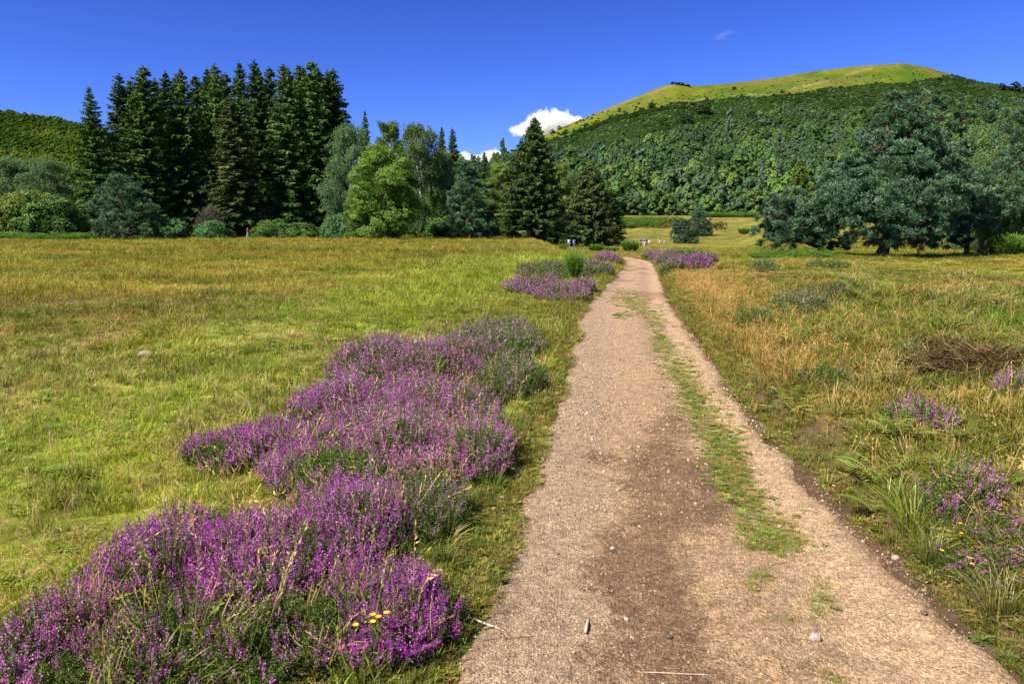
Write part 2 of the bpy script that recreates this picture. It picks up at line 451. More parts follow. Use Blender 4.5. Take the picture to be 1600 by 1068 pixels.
# ------------------------------------------------------------------ scattering of what nobody could count
def scatter(name, P, rot, scl, tint, idx, protos):
    me = bpy.data.meshes.new(name)
    n = len(P)
    me.vertices.add(n); me.vertices.foreach_set('co', P.astype(np.float32).reshape(-1))
    def put(k, t, f, d):
        a = me.attributes.new(k, t, 'POINT'); a.data.foreach_set(f, d.reshape(-1))
    put('rot', 'FLOAT_VECTOR', 'vector', rot.astype(np.float32)); put('scl', 'FLOAT_VECTOR', 'vector', scl.astype(np.float32))
    put('tint', 'FLOAT_COLOR', 'color', np.concatenate([tint, np.ones((n, 1))], 1).astype(np.float32))
    put('idx', 'INT', 'value', idx.astype(np.int32))
    c = bpy.data.collections.new(name + '_kinds')
    for i, pm in enumerate(protos):
        c.objects.link(bpy.data.objects.new('%s_kind_%02d' % (name, i), pm))
    ng = bpy.data.node_groups.new(name + '_nodes', 'GeometryNodeTree')
    ng.interface.new_socket(name='Geometry', in_out='INPUT', socket_type='NodeSocketGeometry')
    ng.interface.new_socket(name='Geometry', in_out='OUTPUT', socket_type='NodeSocketGeometry')
    gi = ng.nodes.new('NodeGroupInput'); go = ng.nodes.new('NodeGroupOutput')
    ip = ng.nodes.new('GeometryNodeInstanceOnPoints'); ci = ng.nodes.new('GeometryNodeCollectionInfo')
    ci.inputs['Collection'].default_value = c; ci.inputs['Separate Children'].default_value = True; ci.inputs['Reset Children'].default_value = True
    def na(k, t):
        x = ng.nodes.new('GeometryNodeInputNamedAttribute'); x.data_type = t; x.inputs['Name'].default_value = k
        return [o for o in x.outputs if o.enabled and o.name == 'Attribute'][0]
    e = ng.nodes.new('FunctionNodeEulerToRotation')
    L = ng.links.new
    L(gi.outputs[0], ip.inputs['Points']); L(ci.outputs[0], ip.inputs['Instance'])
    ip.inputs['Pick Instance'].default_value = True
    L(na('idx', 'INT'), ip.inputs['Instance Index']); L(na('rot', 'FLOAT_VECTOR'), e.inputs[0]); L(e.outputs[0], ip.inputs['Rotation'])
    L(na('scl', 'FLOAT_VECTOR'), ip.inputs['Scale']); L(ip.outputs[0], go.inputs[0])
    o = link(name, me)
    md = o.modifiers.new('scatter', 'NODES'); md.node_group = ng
    o['kind'] = 'stuff'
    return o

def blades(n, h0, h1, rad, w, bend, rng, tone=(.0, 1.0), seed_head=False):
    a = rng.uniform(0, 2 * np.pi, n); rr = rad * np.sqrt(rng.random(n))
    P = np.stack([rr * np.cos(a), rr * np.sin(a), np.full(n, -.01)], 1)
    h = rng.uniform(h0, h1, n)[:, None]
    da = a + rng.normal(0, .8, n)
    out = np.stack([np.cos(da), np.sin(da), np.zeros(n)], 1)
    b = (rng.random(n)[:, None] * bend)
    p1 = P + h * .5 * (np.array([0, 0, 1.]) + out * b * .5)
    p2 = p1 + h * .3 * nrm(np.array([0, 0, 1.]) + out * b * 1.4)
    p3 = p2 + h * .25 * nrm(np.array([0, 0, .8]) + out * b * 2.6)
    S = nrm(np.cross(out + rng.normal(0, .3, (n, 3)), [0, 0, 1.])) * w * rng.uniform(.7, 1.2, n)[:, None]
    q = [np.stack([P - S * .5, P + S * .5, p1 + S * .5, p1 - S * .5], 1),
         np.stack([p1 - S * .5, p1 + S * .5, p2 + S * .38, p2 - S * .38], 1),
         np.stack([p2 - S * .38, p2 + S * .38, p3 + S * .05, p3 - S * .05], 1)]
    t = rng.uniform(tone[0], tone[1], n)
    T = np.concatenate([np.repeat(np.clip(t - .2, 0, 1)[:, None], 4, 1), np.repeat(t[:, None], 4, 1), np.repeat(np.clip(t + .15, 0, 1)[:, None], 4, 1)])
    Q = np.concatenate(q)
    if seed_head:
        k = 10
        f = np.linspace(0, 1, k)
        B = (p2[:, None] + (p3 - p2)[:, None] * f[None, :, None] * 1.3).reshape(-1, 3)
        D = np.repeat(nrm(p3 - p2), k, 0) + rng.normal(0, .35, (n * k, 3))
        Q2 = cards(B, D, h1 * .05, h1 * .016, rng)
        Q = np.concatenate([Q, Q2]); T = np.concatenate([T, np.ones((len(Q2), 4))])
    return Q, T

def grass_protos():
    g = np.random.default_rng(5); out = []
    spec = [(26, .03, .075, .085, .0042, .9, (.1, .9), False), (20, .05, .12, .08, .0042, 1.2, (.1, 1), False),
            (16, .08, .19, .07, .0045, 1.2, (.0, .9), False), (14, .12, .30, .06, .0036, 1.1, (.3, 1), True),
            (22, .10, .24, .06, .0065, 1.7, (.0, .8), False), (4, .28, .50, .05, .0030, .5, (.5, 1), True)]
    for i, s in enumerate(spec):
        Q, T = blades(*s[:6], g, s[6], s[7])
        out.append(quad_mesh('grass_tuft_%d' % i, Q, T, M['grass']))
    # low leafy herbs
    n = 26; a = g.uniform(0, 6.28, n)
    P = np.stack([.02 * np.cos(a), .02 * np.sin(a), g.uniform(0, .03, n)], 1) + g.normal(0, .02, (n, 3)) * (1, 1, 0)
    D = np.stack([np.cos(a), np.sin(a), g.uniform(.05, .7, n)], 1)
    out.append(quad_mesh('herb_rosette', cards(P, D, g.uniform(.03, .06, n), g.uniform(.012, .024, n), g, np.cross(D, [0, 0, 1.])), g.random(n), M['grass']))
    # matted thatch of dead grass
    n = 30
    P = np.stack([g.uniform(-.08, .08, n), g.uniform(-.08, .08, n), g.uniform(0, .02, n)], 1)
    a = g.uniform(0, 6.28, n)
    D = np.stack([np.cos(a), np.sin(a), g.uniform(-.1, .35, n)], 1)
    out.append(quad_mesh('grass_thatch', cards(P, D, g.uniform(.05, .13, n), .005, g, None, .3), g.random(n), M['grass']))
    return out
GP = grass_protos()

# heather footprints: visible centre px, half extents px, kind ('v' vivid, 'm' mauve, 'p' pale, 'g' green, 'd' dead), height, density, label
HE = [
 (62, 995, 120, 95, 'm', .28, 1.0, 'sparse purple heather clump in the bottom left corner, grass stems through it'),
 (240, 1000, 125, 75, 'm', .26, .8, 'looser heather clump at the bottom edge, mauve spikes among green shoots'),
 (258, 850, 95, 62, 'v', .33, 1.1, 'deep violet heather clump at the left edge of the near bed, dark stems showing'),
 (405, 850, 115, 75, 'v', .35, 1.1, 'dense purple heather clump in the middle of the near bed, ripe grass heads over it'),
 (545, 805, 105, 62, 'v', .35, 1.1, 'bright pinkish purple heather clump at the back of the near bed'),
 (605, 930, 105, 72, 'v', .32, 1.1, 'violet heather clump leaning out toward the gravel, shadow under its right side'),
 (430, 990, 105, 65, 'm', .26, .75, 'thin heather clump with scattered mauve spikes beside the yellow flowers'),
 (392, 668, 88, 34, 'v', .33, 1.1, 'small purple heather lobe sticking out left into the pale meadow'),
 (505, 700, 80, 40, 'v', .35, 1.1, 'purple heather clump with dark green base joining the left lobe to the bed'),
 (625, 672, 90, 55, 'm', .39, 1.1, 'broad mauve heather clump in the middle of the bed, silvery flower spikes'),
 (728, 690, 60, 60, 'm', .39, 1.1, 'dusty mauve heather clump overhanging the right edge of the bed beside the path'),
 (575, 610, 90, 42, 'v', .39, 1.1, 'bright purple heather clump on the left shoulder of the long bed'),
 (690, 612, 80, 48, 'm', .40, 1.1, 'lilac heather clump topping the long bed, halfway along'),
 (605, 548, 78, 30, 'm', .46, 1.1, 'lilac heather clump at the far left of the long bed against yellow grass'),
 (700, 545, 60, 36, 'm', .48, 1.1, 'mauve heather clump between the far lilac clump and the greenish far end'),
 (768, 520, 72, 28, 'p', .48, 1.1, 'dusty pink heather clump at the far tip of the long bed'),
 (795, 575, 48, 42, 'g', .46, 1.1, 'dark green heather clump with fading pinkish spikes at the far right of the bed'),
 (655, 775, 60, 40, 'g', .34, 1.0, 'dark green heather clump almost without flowers, shaded beside the path'),
 (545, 738, 75, 32, 'm', .32, 1.0, 'mauve heather clump filling the hollow between the near bed and the left lobe'),
 (838, 438, 44, 22, 'm', .6, 1.3, 'mauve heather clump at the left end of the roadside row before the bend'),
 (862, 420, 48, 14, 'p', .6, 1.3, 'dusty heather clump at the back of the roadside row, left of the green broom'),
 (876, 452, 40, 14, 'm', .5, 1.3, 'low lilac heather clump nearest the camera in the row before the bend'),
 (914, 444, 30, 18, 'm', .55, 1.3, 'lilac heather clump just right of the green broom, low'),
 (932, 418, 32, 17, 'p', .65, 1.3, 'dusty heather clump beside the path, right of the green broom, before the bend'),
 (954, 402, 20, 13, 'm', .75, 1.3, 'rounded mauve heather clump right at the left side of the bend'),
 (988, 394, 26, 9, 'p', .65, 1.2, 'dusty heather clump behind the bend of the path, leftmost there'),
 (1016, 397, 26, 10, 'm', .7, 1.2, 'mauve heather clump behind the bend of the path, middle one'),
 (1042, 403, 24, 13, 'm', .8, 1.2, 'lilac heather clump right of the bend, behind the vivid magenta one'),
 (1072, 404, 28, 12, 'p', .85, 1.2, 'dusty heather clump behind and left of the vivid magenta patch'),
 (1078, 416, 30, 12, 'v', .7, 1.5, 'vivid magenta heather clump right of the bend in the path'),
 (1104, 411, 16, 10, 'm', .7, 1.3, 'small bright lilac heather clump at the right tip of the roadside row'),
 (1050, 420, 16, 12, 'p', .6, 1.2, 'greyish lilac heather clump on the verge between path and vivid magenta patch'),
 (1432, 668, 34, 16, 'm', .24, .9, 'small lilac heather clump alone in the grass of the right bank'),
 (1535, 815, 70, 42, 'm', .26, .55, 'sprawling loose purple heather lying over the right bank, stems flung forward'),
 (1500, 770, 40, 25, 'm', .26, .6, 'dark stemmed purple heather clump behind the sprawling one on the bank'),
 (1590, 640, 28, 18, 'm', .24, .6, 'thin lilac heather clump at the right edge of the photo'),
 (1182, 505, 28, 14, 'd', .35, 1, 'faded brownish heather clump on the bank above the path'),
 (1250, 490, 34, 14, 'g', .35, 1, 'dark green heather clump beside the faded brownish one'),
 (1310, 478, 36, 11, 'd', .3, 1, 'low red brown withered heather patch on the bank'),
 (1195, 436, 16, 8, 'd', .4, 1, 'brown withered heather clump in the dry grass right of the path'),
 (1292, 432, 24, 7, 'd', .4, 1, 'greyish withered heather clump in the dry grass below the big pine'),
 (1290, 600, 34, 16, 'd', .2, 1.1, 'thin grey heather tuft in the grass halfway up the bank'),
]
HF = []
for (px, py, hw, hh, k, h, dn, lab) in HE:
    x, y = plane(px, py, h * .55)
    base = float(smooth_terrain(x, y)) + (.2 if px > 1150 and y < 25 else 0)
    x, y = plane(px, py, base + h * .55)
    a = hw * y / F * 1.06; b = min(max(hh * y / (py - 358) * .98, a * .45), a * 2.0)
    HF.append((float(x), float(y), float(a), float(b)))

def in_heather(X, Y, k=1.0):
    m = np.zeros(X.shape, bool)
    for (x, y, a, b) in HF[:19]:
        m |= ((X - x) / (a * k)) ** 2 + ((Y - y) / (b * k)) ** 2 < 1
    return m

def make_grass():
    g = np.random.default_rng(8)
    P = []; ROT = []; SC = []; TI = []; ID = []
    def add(X, Y, s, hz, tint, idx, tilt=.12):
        n = len(X)
        P.append(np.stack([X, Y, surf(X, Y)], 1)); ROT.append(np.stack([g.normal(0, tilt, n), g.normal(0, tilt, n), g.uniform(0, 6.28, n)], 1))
        SC.append(np.stack([s, s, s * hz], 1)); TI.append(tint); ID.append(idx)
    # turf everywhere
    n = 250000
    lo, hi = 2.1, 135
    d = (lo ** .75 + g.random(n) * (hi ** .75 - lo ** .75)) ** (1 / .75)
    a = g.uniform(-.80, .84, n)
    X = a * d * (1 + 3.4 / (d + 1.0)) ; Y = d + g.uniform(-1.2, 0, n) * (d < 5)
    u, l, r = path_u(X, Y)
    nz = fbm(X * 2.2, Y * 2.2, 7, 3)
    keep = ((u < -.035 + (nz - .5) * .10) | (u > 1.03 + (nz - .5) * .16) | (Y > 85)) & ~in_heather(X, Y, .75)
    bare = (X > r) & (X - r < .55) & (fbm(X * 2.2, Y * 2.2, 91, 3) > .5)
    keep &= ~(bare & (g.random(n) < .8))
    X, Y, r, l = X[keep], Y[keep], r[keep], l[keep]; d = Y; n = len(X)
    C = ground_col(X, Y) * g.uniform(.6, 1.5, (n, 1)) * (1 + g.normal(0, .09, (n, 3)))
    right = X > r
    v = fbm(X * .5, Y * .5, 211, 3)
    q = g.random(n)
    idx = np.where(q < .55, 0, np.where(q < .80, 1, np.where(q < .87, 7, np.where(q < .95, 6, 2))))
    tall = right & (X - r > .35) & (Y < 45)
    idx = np.where(tall, np.where(q < .34, 1, np.where(q < .50, 2, np.where(q < .525, 3, np.where(q < .72, 4, np.where(q < .86, 6, 7))))), idx)
    lt = (~right) & (v > .5) & (q > .80); idx = np.where(lt, np.where(q > .93, 4, 2), idx)
    strawy = (idx == 3) | (idx == 7)
    C = np.where(strawy[:, None], C * .35 + np.array(STRAW) * .7, C)
    herb = idx == 6
    C = np.where(herb[:, None], C * .5 + np.array((.07, .14, .02)), C)
    s = np.clip((d / 7) ** .62, .75, 6.5) * g.uniform(.75, 1.3, n)
    hz = np.clip(1.15 - .12 * np.log(np.maximum(d, 1)), .42, 1) * np.where(tall, np.clip(.66 + 1.2 * (v - .5), .36, 1.0) * np.clip(1.15 - Y / 32, .38, 1), .85)
    add(X, Y, s, hz, C, idx)
    # verge tufts hugging both edges
    n = 7000
    Y = np.exp(g.uniform(math.log(2.0), math.log(50), n)); l, r = path_edges(Y)
    side = g.random(n) < .62
    off = np.abs(g.normal(0, .16, n)) * (1 + Y * .02)
    X = np.where(side, l - off + .09 + (fbm(Y * 1.6, Y * 0, 7, 3) - .5) * .3, r + off + .07 + (fbm(Y * 1.9, Y * 0 + 3, 9, 3) - .5) * .3)
    s = np.clip((Y / 7) ** .6, .55, 3) * g.uniform(.5, 1.1, n)
    C = np.array((.165, .185, .024)) * g.uniform(.5, 1.5, (n, 1)) * (1 + g.normal(0, .12, (n, 3)))
    dry = g.random(n) < .3; C[dry] = np.array((.34, .25, .07)) * g.uniform(.6, 1.2, (dry.sum(), 1))
    add(X, Y, s, np.full(n, .8), C, g.choice([0, 0, 1, 6, 7], n))
    n = 15000
    Y = np.exp(g.uniform(math.log(2.3), math.log(16), n)); l, r = path_edges(Y)
    off = g.random(n) ** 1.2 * (.5 + .30 * Y) + .04; X = r + off
    ok = g.random(n) < ss(.1, .6, off - (fbm(X * 2.2, Y * 2.2, 91, 3) - .42) * .7) + .10
    X, Y, off = X[ok], Y[ok], off[ok]; n = len(X)
    C = mix(np.array((.15, .185, .022)), np.array((.30, .22, .055)), g.random(n) ** 1.6) * g.uniform(.5, 1.45, (n, 1)) * (1 + g.normal(0, .1, (n, 3)))
    add(X, Y, np.clip((Y / 7) ** .6, .55, 2) * g.uniform(.5, 1.15, n), g.uniform(.6, 1.0, n), C, g.choice([0, 1, 1, 6, 7, 4, 6], n), .3)
    # turf strip along the crown of the track and odd patches on it
    st = [(1042, 545, 22, 12, 120), (1062, 575, 26, 16, 170), (1078, 610, 30, 18, 220), (1092, 640, 34, 14, 180), (1118, 672, 34, 18, 220), (1136, 705, 34, 20, 260),
          (1140, 740, 32, 20, 230), (1160, 770, 34, 16, 160), (1196, 815, 46, 22, 190), (1222, 842, 40, 14, 120), (1180, 850, 24, 8, 40), (1184, 908, 20, 12, 34), (1282, 920, 30, 22, 42), (1278, 950, 26, 12, 14),
          (975, 462, 26, 8, 90), (1000, 478, 30, 7, 90), (1025, 504, 18, 7, 60), (970, 492, 12, 4, 30), (1010, 490, 36, 4, 50), (985, 470, 24, 6, 60), (1225, 968, 24, 10, 8), (1300, 1058, 20, 6, 10), (1030, 525, 14, 8, 60)]
    for (px, py, hw, hh, k) in st:
        k = max(6, int(k * 1.25)); hh *= 1.5; qx = px + g.normal(0, .55, k) * hw; qy = py + g.normal(0, .5, k) * hh
        X, Y = plane(qx, qy, 0.02)
        s = np.clip((Y / 7) ** .6, .5, 2.5) * g.uniform(.28, .68, k)
        C = np.array((.16, .21, .035)) * g.uniform(.7, 1.6, (k, 1)) * (1 + g.normal(0, .1, (k, 3)))
        dry = g.random(k) < .25; C[dry] = np.array((.34, .25, .06)) * g.uniform(.7, 1.2, (dry.sum(), 1))
        add(X, Y, s, np.full(k, .65), C, g.choice([0, 0, 6, 7], k))
    # tall thin stems standing in and around the heather, and on the right bank
    for (x0, y0, a0, b0) in HF[:19]:
        k = int(13 + 18 * a0 * b0)
        X = x0 + g.normal(0, .7, k) * a0; Y = y0 + g.normal(0, .7, k) * b0
        C = np.where((g.random(k) < .68)[:, None], np.array((.22, .25, .04)), np.array((.46, .34, .13))) * g.uniform(.7, 1.3, (k, 1))
        u = path_u(X, Y)[0]; ok = u < -.05
        add(X[ok], Y[ok], g.uniform(.8, 1.25, ok.sum()), np.ones(ok.sum()), C[ok], g.choice([5, 5, 4, 3], ok.sum()), .35)
    k = 300
    Y = 3 + 24 * g.random(k) ** 1.4; l, r = path_edges(Y); X = r + .3 + g.random(k) ** 1.3 * (1.2 + .4 * Y)
    C = np.array((.50, .34, .12)) * g.uniform(.7, 1.25, (k, 1))
    add(X, Y, g.uniform(.6, 1.0, k), np.ones(k), C, g.choice([5, 3, 3], k), .25)
    k = 900
    Y = 8 + 20 * g.random(k); X = path_edges(Y)[1] + .35 + np.abs(g.normal(0, .5, k)) * (.6 + Y * .05)
    C = np.array((.42, .27, .075)) * g.uniform(.7, 1.25, (k, 1))
    add(X, Y, g.uniform(.7, 1.15, k), np.full(k, .8), C, g.choice([3, 3, 2, 5], k), .2)
    k = 2600
    Y = 3.5 + 32 * g.random(k); X = -.05 * Y - (.2 + .65 * g.random(k)) * Y
    ok = ~in_heather(X, Y); k = ok.sum()
    C = np.array((.50, .38, .15)) * g.uniform(.7, 1.25, (k, 1))
    add(X[ok], Y[ok], g.uniform(.4, .75, k), np.ones(k), C, g.choice([5, 3, 3, 3], k), .3)
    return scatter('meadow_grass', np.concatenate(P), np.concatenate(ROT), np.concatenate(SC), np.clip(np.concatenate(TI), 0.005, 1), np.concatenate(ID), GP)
grass = make_grass()

# ------------------------------------------------------------------ gravel
def rock_mesh(name, seed, mat, flat=.7, tone=None):
    import bmesh
    g = np.random.default_rng(seed)
    bm = bmesh.new(); bmesh.ops.create_icosphere(bm, subdivisions=2, radius=1)
    f = g.normal(size=(5, 3))
    for v in bm.verts:
        p = np.array(v.co)
        k = 1 + .22 * np.sin(f @ p * 1.7).sum() / 2.2
        v.co = Vector(p * k * (1, .78, flat))
    me = bpy.data.meshes.new(name); bm.to_mesh(me); bm.free()
    me.materials.append(mat)
    return me
def stone_inst_mat():
    m, nt, nd, lk = new_mat('gravel_stone')
    ti = N(nt, 'ShaderNodeAttribute', attribute_name='tint', attribute_type='INSTANCER')
    n = noise(nt, 3, 4, .6, N(nt, 'ShaderNodeTexCoord').outputs['Object'])
    b = N(nt, 'ShaderNodeBsdfPrincipled'); b.inputs['Roughness'].default_value = .9
    lk.new(mul(nt, ti.outputs['Color'], mapr(nt, n.outputs['Fac'], .3, .7, .75, 1.2)), b.inputs['Base Color'])
    lk.new(b.outputs[0], N(nt, 'ShaderNodeOutputMaterial').inputs[0])
    return m
SM = stone_inst_mat()
def make_gravel():
    g = np.random.default_rng(4)
    n = 42000
    Y = (1.9 ** .5 + g.random(n) * (16 ** .5 - 1.9 ** .5)) ** 2
    l, r = path_edges(Y)
    u = g.uniform(-.03, 1.03, n)
    dens = .45 + .55 * ss(.5, .1, u) + .4 * ss(.8, 1, u)
    k = g.random(n) < dens * (.35 + fbm(u * 4, Y * 1.2, 301, 3))
    u, Y, l, r = u[k], Y[k], l[k], r[k]; n = len(u)
    X = l + u * (r - l)
    s = np.exp(g.normal(math.log(.0040), .45, n)) * np.clip(Y / 5, .75, 1.5); s = np.minimum(s, .02)
    pal = np.array([(.48, .33, .20), (.42, .33, .24), (.32, .21, .13), (.55, .42, .29), (.20, .13, .085), (.50, .31, .18)])
    C = pal[g.integers(0, len(pal), n)] * g.uniform(.6, 1.1, (n, 1)) * .85
    rot = g.uniform(0, 6.28, (n, 3)) * (.15, .15, 1)
    return scatter('path_gravel', np.stack([X, Y, surf(X, Y) + s * .2], 1), rot, np.stack([s, s, s], 1), C, g.integers(0, 4, n),
                   [rock_mesh('pebble_%d' % i, 40 + i, SM) for i in range(4)])
gravel = make_gravel()

# ------------------------------------------------------------------ heather
def heather(x, y, a, b, kind, h, dens, lab, seed):
    g = np.random.default_rng(1000 + seed)
    d = y
    lod = np.clip(d / 5.5, .85, 6)                       # bigger, fewer sprigs farther away
    ns = int(np.clip(dens * 950 * math.pi * a * b / lod ** 1.35, 120, 3800))
    if d > 18: ns = int(ns * 1.5)
    rho = np.sqrt(g.random(ns)); th = g.uniform(0, 2 * np.pi, ns)
    wob = 1 + .28 * (vn(np.cos(th) * 1.7 + seed, np.sin(th) * 1.7, 7) - .5) * 2
    ox = rho * wob * a * np.cos(th); oy = rho * wob * b * np.sin(th)
    X = x + ox; Y = y + oy
    ok = path_u(X, Y)[0] < -.02
    if x > path_edges(y)[1]: ok = path_u(X, Y)[0] > 1.05
    rho, th, ox, oy, X, Y = [v[ok] for v in (rho, th, ox, oy, X, Y)]; ns = len(X)
    B = np.stack([ox, oy, surf(X, Y)], 1); z0 = float(surf(np.array([x]), np.array([y]))[0]); B[:, 2] -= z0
    lump = fbm(X * 3.2 / max(1, lod * .6), Y * 3.2 / max(1, lod * .6), 401, 3)
    tall = h * (1 - .50 * rho ** 2.2) * (.48 + .90 * lump) * g.uniform(.85, 1.15, ns)
    lean = np.stack([np.cos(th) * rho * .62 * (a / max(a, b)) ** .3, np.sin(th) * rho * .5, np.zeros(ns)], 1) + g.normal(0, .20, (ns, 3)) * (1, 1, 0)
    if kind == 'm' and lab.startswith('sprawl'): lean += np.array([.7, -1.3, 0])
    D = nrm(lean + np.array([0, 0, 1.]))
    T = B + D * tall[:, None]
    fl = {'v': .84, 'm': .70, 'p': .64, 'g': .50, 'd': .6}[kind]
    if lab.startswith(('looser', 'thin heather')): fl *= .55
    # patches without bloom
    bloom = g.random(ns) < fl * ss(.36, .56, fbm(X * 3.4, Y * 3.4, 421, 3) + .12 * (kind in 'vm'))
    FQ = []; FT = []; GQ = []; GT = []
    nsp = 4
    for k in range(nsp):
        if k == 0: p0 = T; dv = D; L = g.uniform(.07, .13, ns)
        else:
            p0 = T - D * (tall * g.uniform(.12, .40, ns))[:, None]
            dv = nrm(D + g.normal(0, .34, (ns, 3))); L = g.uniform(.045, .10, ns)
        L = L * np.clip(lod, .8, 2.2) ** .5 * (h / .4) ** .4
        nf = int(np.clip(17 / lod ** .8, 5, 17))
        fs = .0076 * np.clip(lod, .9, 6) ** .80
        f = np.tile(np.linspace(0, 1, nf), ns)
        PB = np.repeat(p0, nf, 0) - np.repeat(dv, nf, 0) * (f * np.repeat(L, nf))[:, None]
        rad = np.clip(f * 1.3 + .25, 0, 1) * .0048 * np.clip(lod, .9, 4) ** .5
        o = g.normal(size=(ns * nf, 3)); dvr = np.repeat(dv, nf, 0)
        o = nrm(o - dvr * (o * dvr).sum(-1, keepdims=True))
        PB = PB + o * rad[:, None]
        bl = np.repeat(bloom, nf) & (g.random(ns * nf) < .92)
        q = cards(PB, o + dvr * .7, fs * g.uniform(.75, 1.25, ns * nf), fs * .85, g)
        tn = np.clip(np.repeat(g.normal(.45, .20, ns) + (lump - .5) * .5, nf) + g.normal(0, .16, ns * nf), 0, 1)
        FQ.append(q[bl]); FT.append(tn[bl])
        gl = ~bl                                               # unopened spikes stay green
        GQ.append(q[gl]); GT.append(np.clip(tn[gl] + .1, 0, 1))
        # leafy shoot under each spike
        m = int(np.clip(14 / lod ** .7, 4, 14))
        f = np.tile(np.linspace(0, 1, m), ns)
        Ls = np.repeat((L * .9 + (tall * .55 if k == 0 else .05)), m)
        PB = np.repeat(p0 - dv * (L * .85)[:, None], m, 0) - np.repeat(dv, m, 0) * (f * Ls)[:, None]
        dvr = np.repeat(dv, m, 0)
        q = cards(PB, dvr * .9 + g.normal(0, .55, (ns * m, 3)), .026 * np.clip(lod, .9, 5) ** .75 * g.uniform(.7, 1.3, ns * m), .0060 * np.clip(lod, .9, 5) ** .9, g)
        GQ.append(q); GT.append(np.clip(.62 - .5 * f + g.normal(0, .14, ns * m), 0, 1))
    # woody stems
    S = g.normal(size=(ns, 3)); S = nrm(S - D * (S * D).sum(-1, keepdims=True)) * .0016 * lod ** .7
    GQ.append(np.stack([B - S, B + S, T + S * .5, T - S * .5], 1)); GT.append(np.full(ns, .05))
    root = empty('heather_clump', (x, y, z0))
    tag(root, lab, 'heather', 'heather clumps')
    fm = {'v': 'fl_vivid', 'm': 'fl_mid', 'p': 'fl_pale', 'g': 'fl_pale', 'd': 'fl_dead'}[kind]
    link('shoots', quad_mesh('heather_shoots', np.concatenate(GQ), np.concatenate(GT), M['heath_leaf']), root)
    link('flowers', quad_mesh('heather_flowers', np.concatenate(FQ), np.concatenate(FT), M[fm]), root)
for i, (e, f) in enumerate(zip(HE, HF)):
    heather(*f, e[4], e[5], e[6], e[7], i)

# ------------------------------------------------------------------ trees
def spruce_mesh(seed, Hh=28., Rr=3.6, base=.03, droop=.55, dens=1.0, power=.75, up=.10, mat='spruce'):
    g = np.random.default_rng(seed)
    Q = []; T = []; TQ = []
    bend = g.normal(0, .15, 2)
    zt = np.linspace(0, Hh, 14)
    tp = np.stack([bend[0] * np.sin(zt / Hh * 3), bend[1] * np.sin(zt / Hh * 2.4), zt], 1)
    TQ.append(tube(tp, np.interp(zt, [0, Hh * .03, Hh], [.42, .30, .02]) * Rr / 3.6, 9))
    z = base * Hh
    while z < Hh * .992:
        t = z / Hh
        prof = Rr * (1 - t) ** power * (.55 + .45 * ss(0, .12, t)) + .05
        nb = max(6, int(8.5 * dens * (1 - t * .25)))
        a0 = g.uniform(0, 6.28)
        for k in range(nb):
            az = a0 + 6.283 * k / nb + g.normal(0, .18)
            L = prof * g.uniform(.68, 1.16)
            if g.random() < .05: L *= 1.22
            zz = min(Hh * .995, max(.2, z + g.normal(0, .38) * Hh / 28))
            m = max(5, int(L / .125)); s = np.linspace(.12, 1, m)
            dr = droop * (1 - .75 * t) * g.uniform(.7, 1.3)
            zo = L * (up * s + (.35 * t) * s - dr * s ** 1.5 + .28 * dr * s ** 4)
            o = np.array([math.cos(az), math.sin(az), 0]); sd = np.array([-o[1], o[0], 0])
            bp = np.interp(zz, zt, tp[:, 0]), np.interp(zz, zt, tp[:, 1])
            P = np.array([bp[0], bp[1], zz]) + o * (L * s)[:, None] + np.array([0, 0, 1.]) * zo[:, None] + sd * (g.normal(0, .06, m) * L * .3)[:, None]
            bt = np.clip(g.normal(.42, .2), 0, 1)
            w = np.interp(s, [0, .4, 1], [.35, .62, .28]) * min(1, L / 2.0) * 1.0 + .10 + .06 * min(1, L)
            for sg in (-1, 1, 0, 0):
                D = o * .55 + sd * sg * 1.0 + np.array([0, 0, -.30 - (.9 if sg == 0 else 0)]) + g.normal(0, .22, (m, 3))
                Q.append(cards(P, D, w * g.uniform(.7, 1.25, m) * (1.25 if sg == 0 else 1), .115 + .06 * g.random(m), g)); T.append(np.clip(bt + .30 * (s - .6) + g.normal(0, .13, m), 0, 1))
            if L > .8 and g.random() < .5: TQ.append(tube(P[::max(1, m // 4)], np.linspace(.035, .012, len(P[::max(1, m // 4)])), 4))
        z += (.44 - .16 * t) / dens ** .5 * Hh / 28 + .04
    top = np.repeat([[tp[-1][0], tp[-1][1], Hh - 1.0]], 24, 0)
    Q.append(cards(top + g.random((24, 1)) * [[0, 0, 1.1]], g.normal(0, .4, (24, 3)) + [0, 0, .9], .4, .09, g)); T.append(g.random(24))
    return (quad_mesh('spruce_crown', np.concatenate(Q), np.concatenate(T), M[mat]), quad_mesh('spruce_trunk', np.concatenate(TQ), None, M['bark_dark']))

def lobes_auto(Hh, Rr, base, n, seed, shape='egg', lr=.34):
    g = np.random.default_rng(seed); out = []
    for i in range(n):
        t = (i + .5) / n
        z = base * Hh + (Hh * (1 - base)) * t
        if shape == 'egg': pr = Rr * (np.sin(np.pi * np.clip(.10 + .86 * t, 0, 1)) ** .65)
        elif shape == 'cone': pr = Rr * (1 - t) ** .8 + .08 * Rr
        elif shape == 'dome': pr = Rr * np.sqrt(max(0, 1 - t ** 2)) + .05 * Rr
        else: pr = Rr * (.8 - .45 * t)
        az = i * 2.399 + g.normal(0, .3); rr = pr * g.uniform(.45, .78)
        r = Rr * lr * g.uniform(.8, 1.25) * (1 - .3 * t)
        out.append((rr * math.cos(az), rr * math.sin(az), min(z, Hh - r * .75), r * 1.1, r * 1.1, r * .85))
    return out

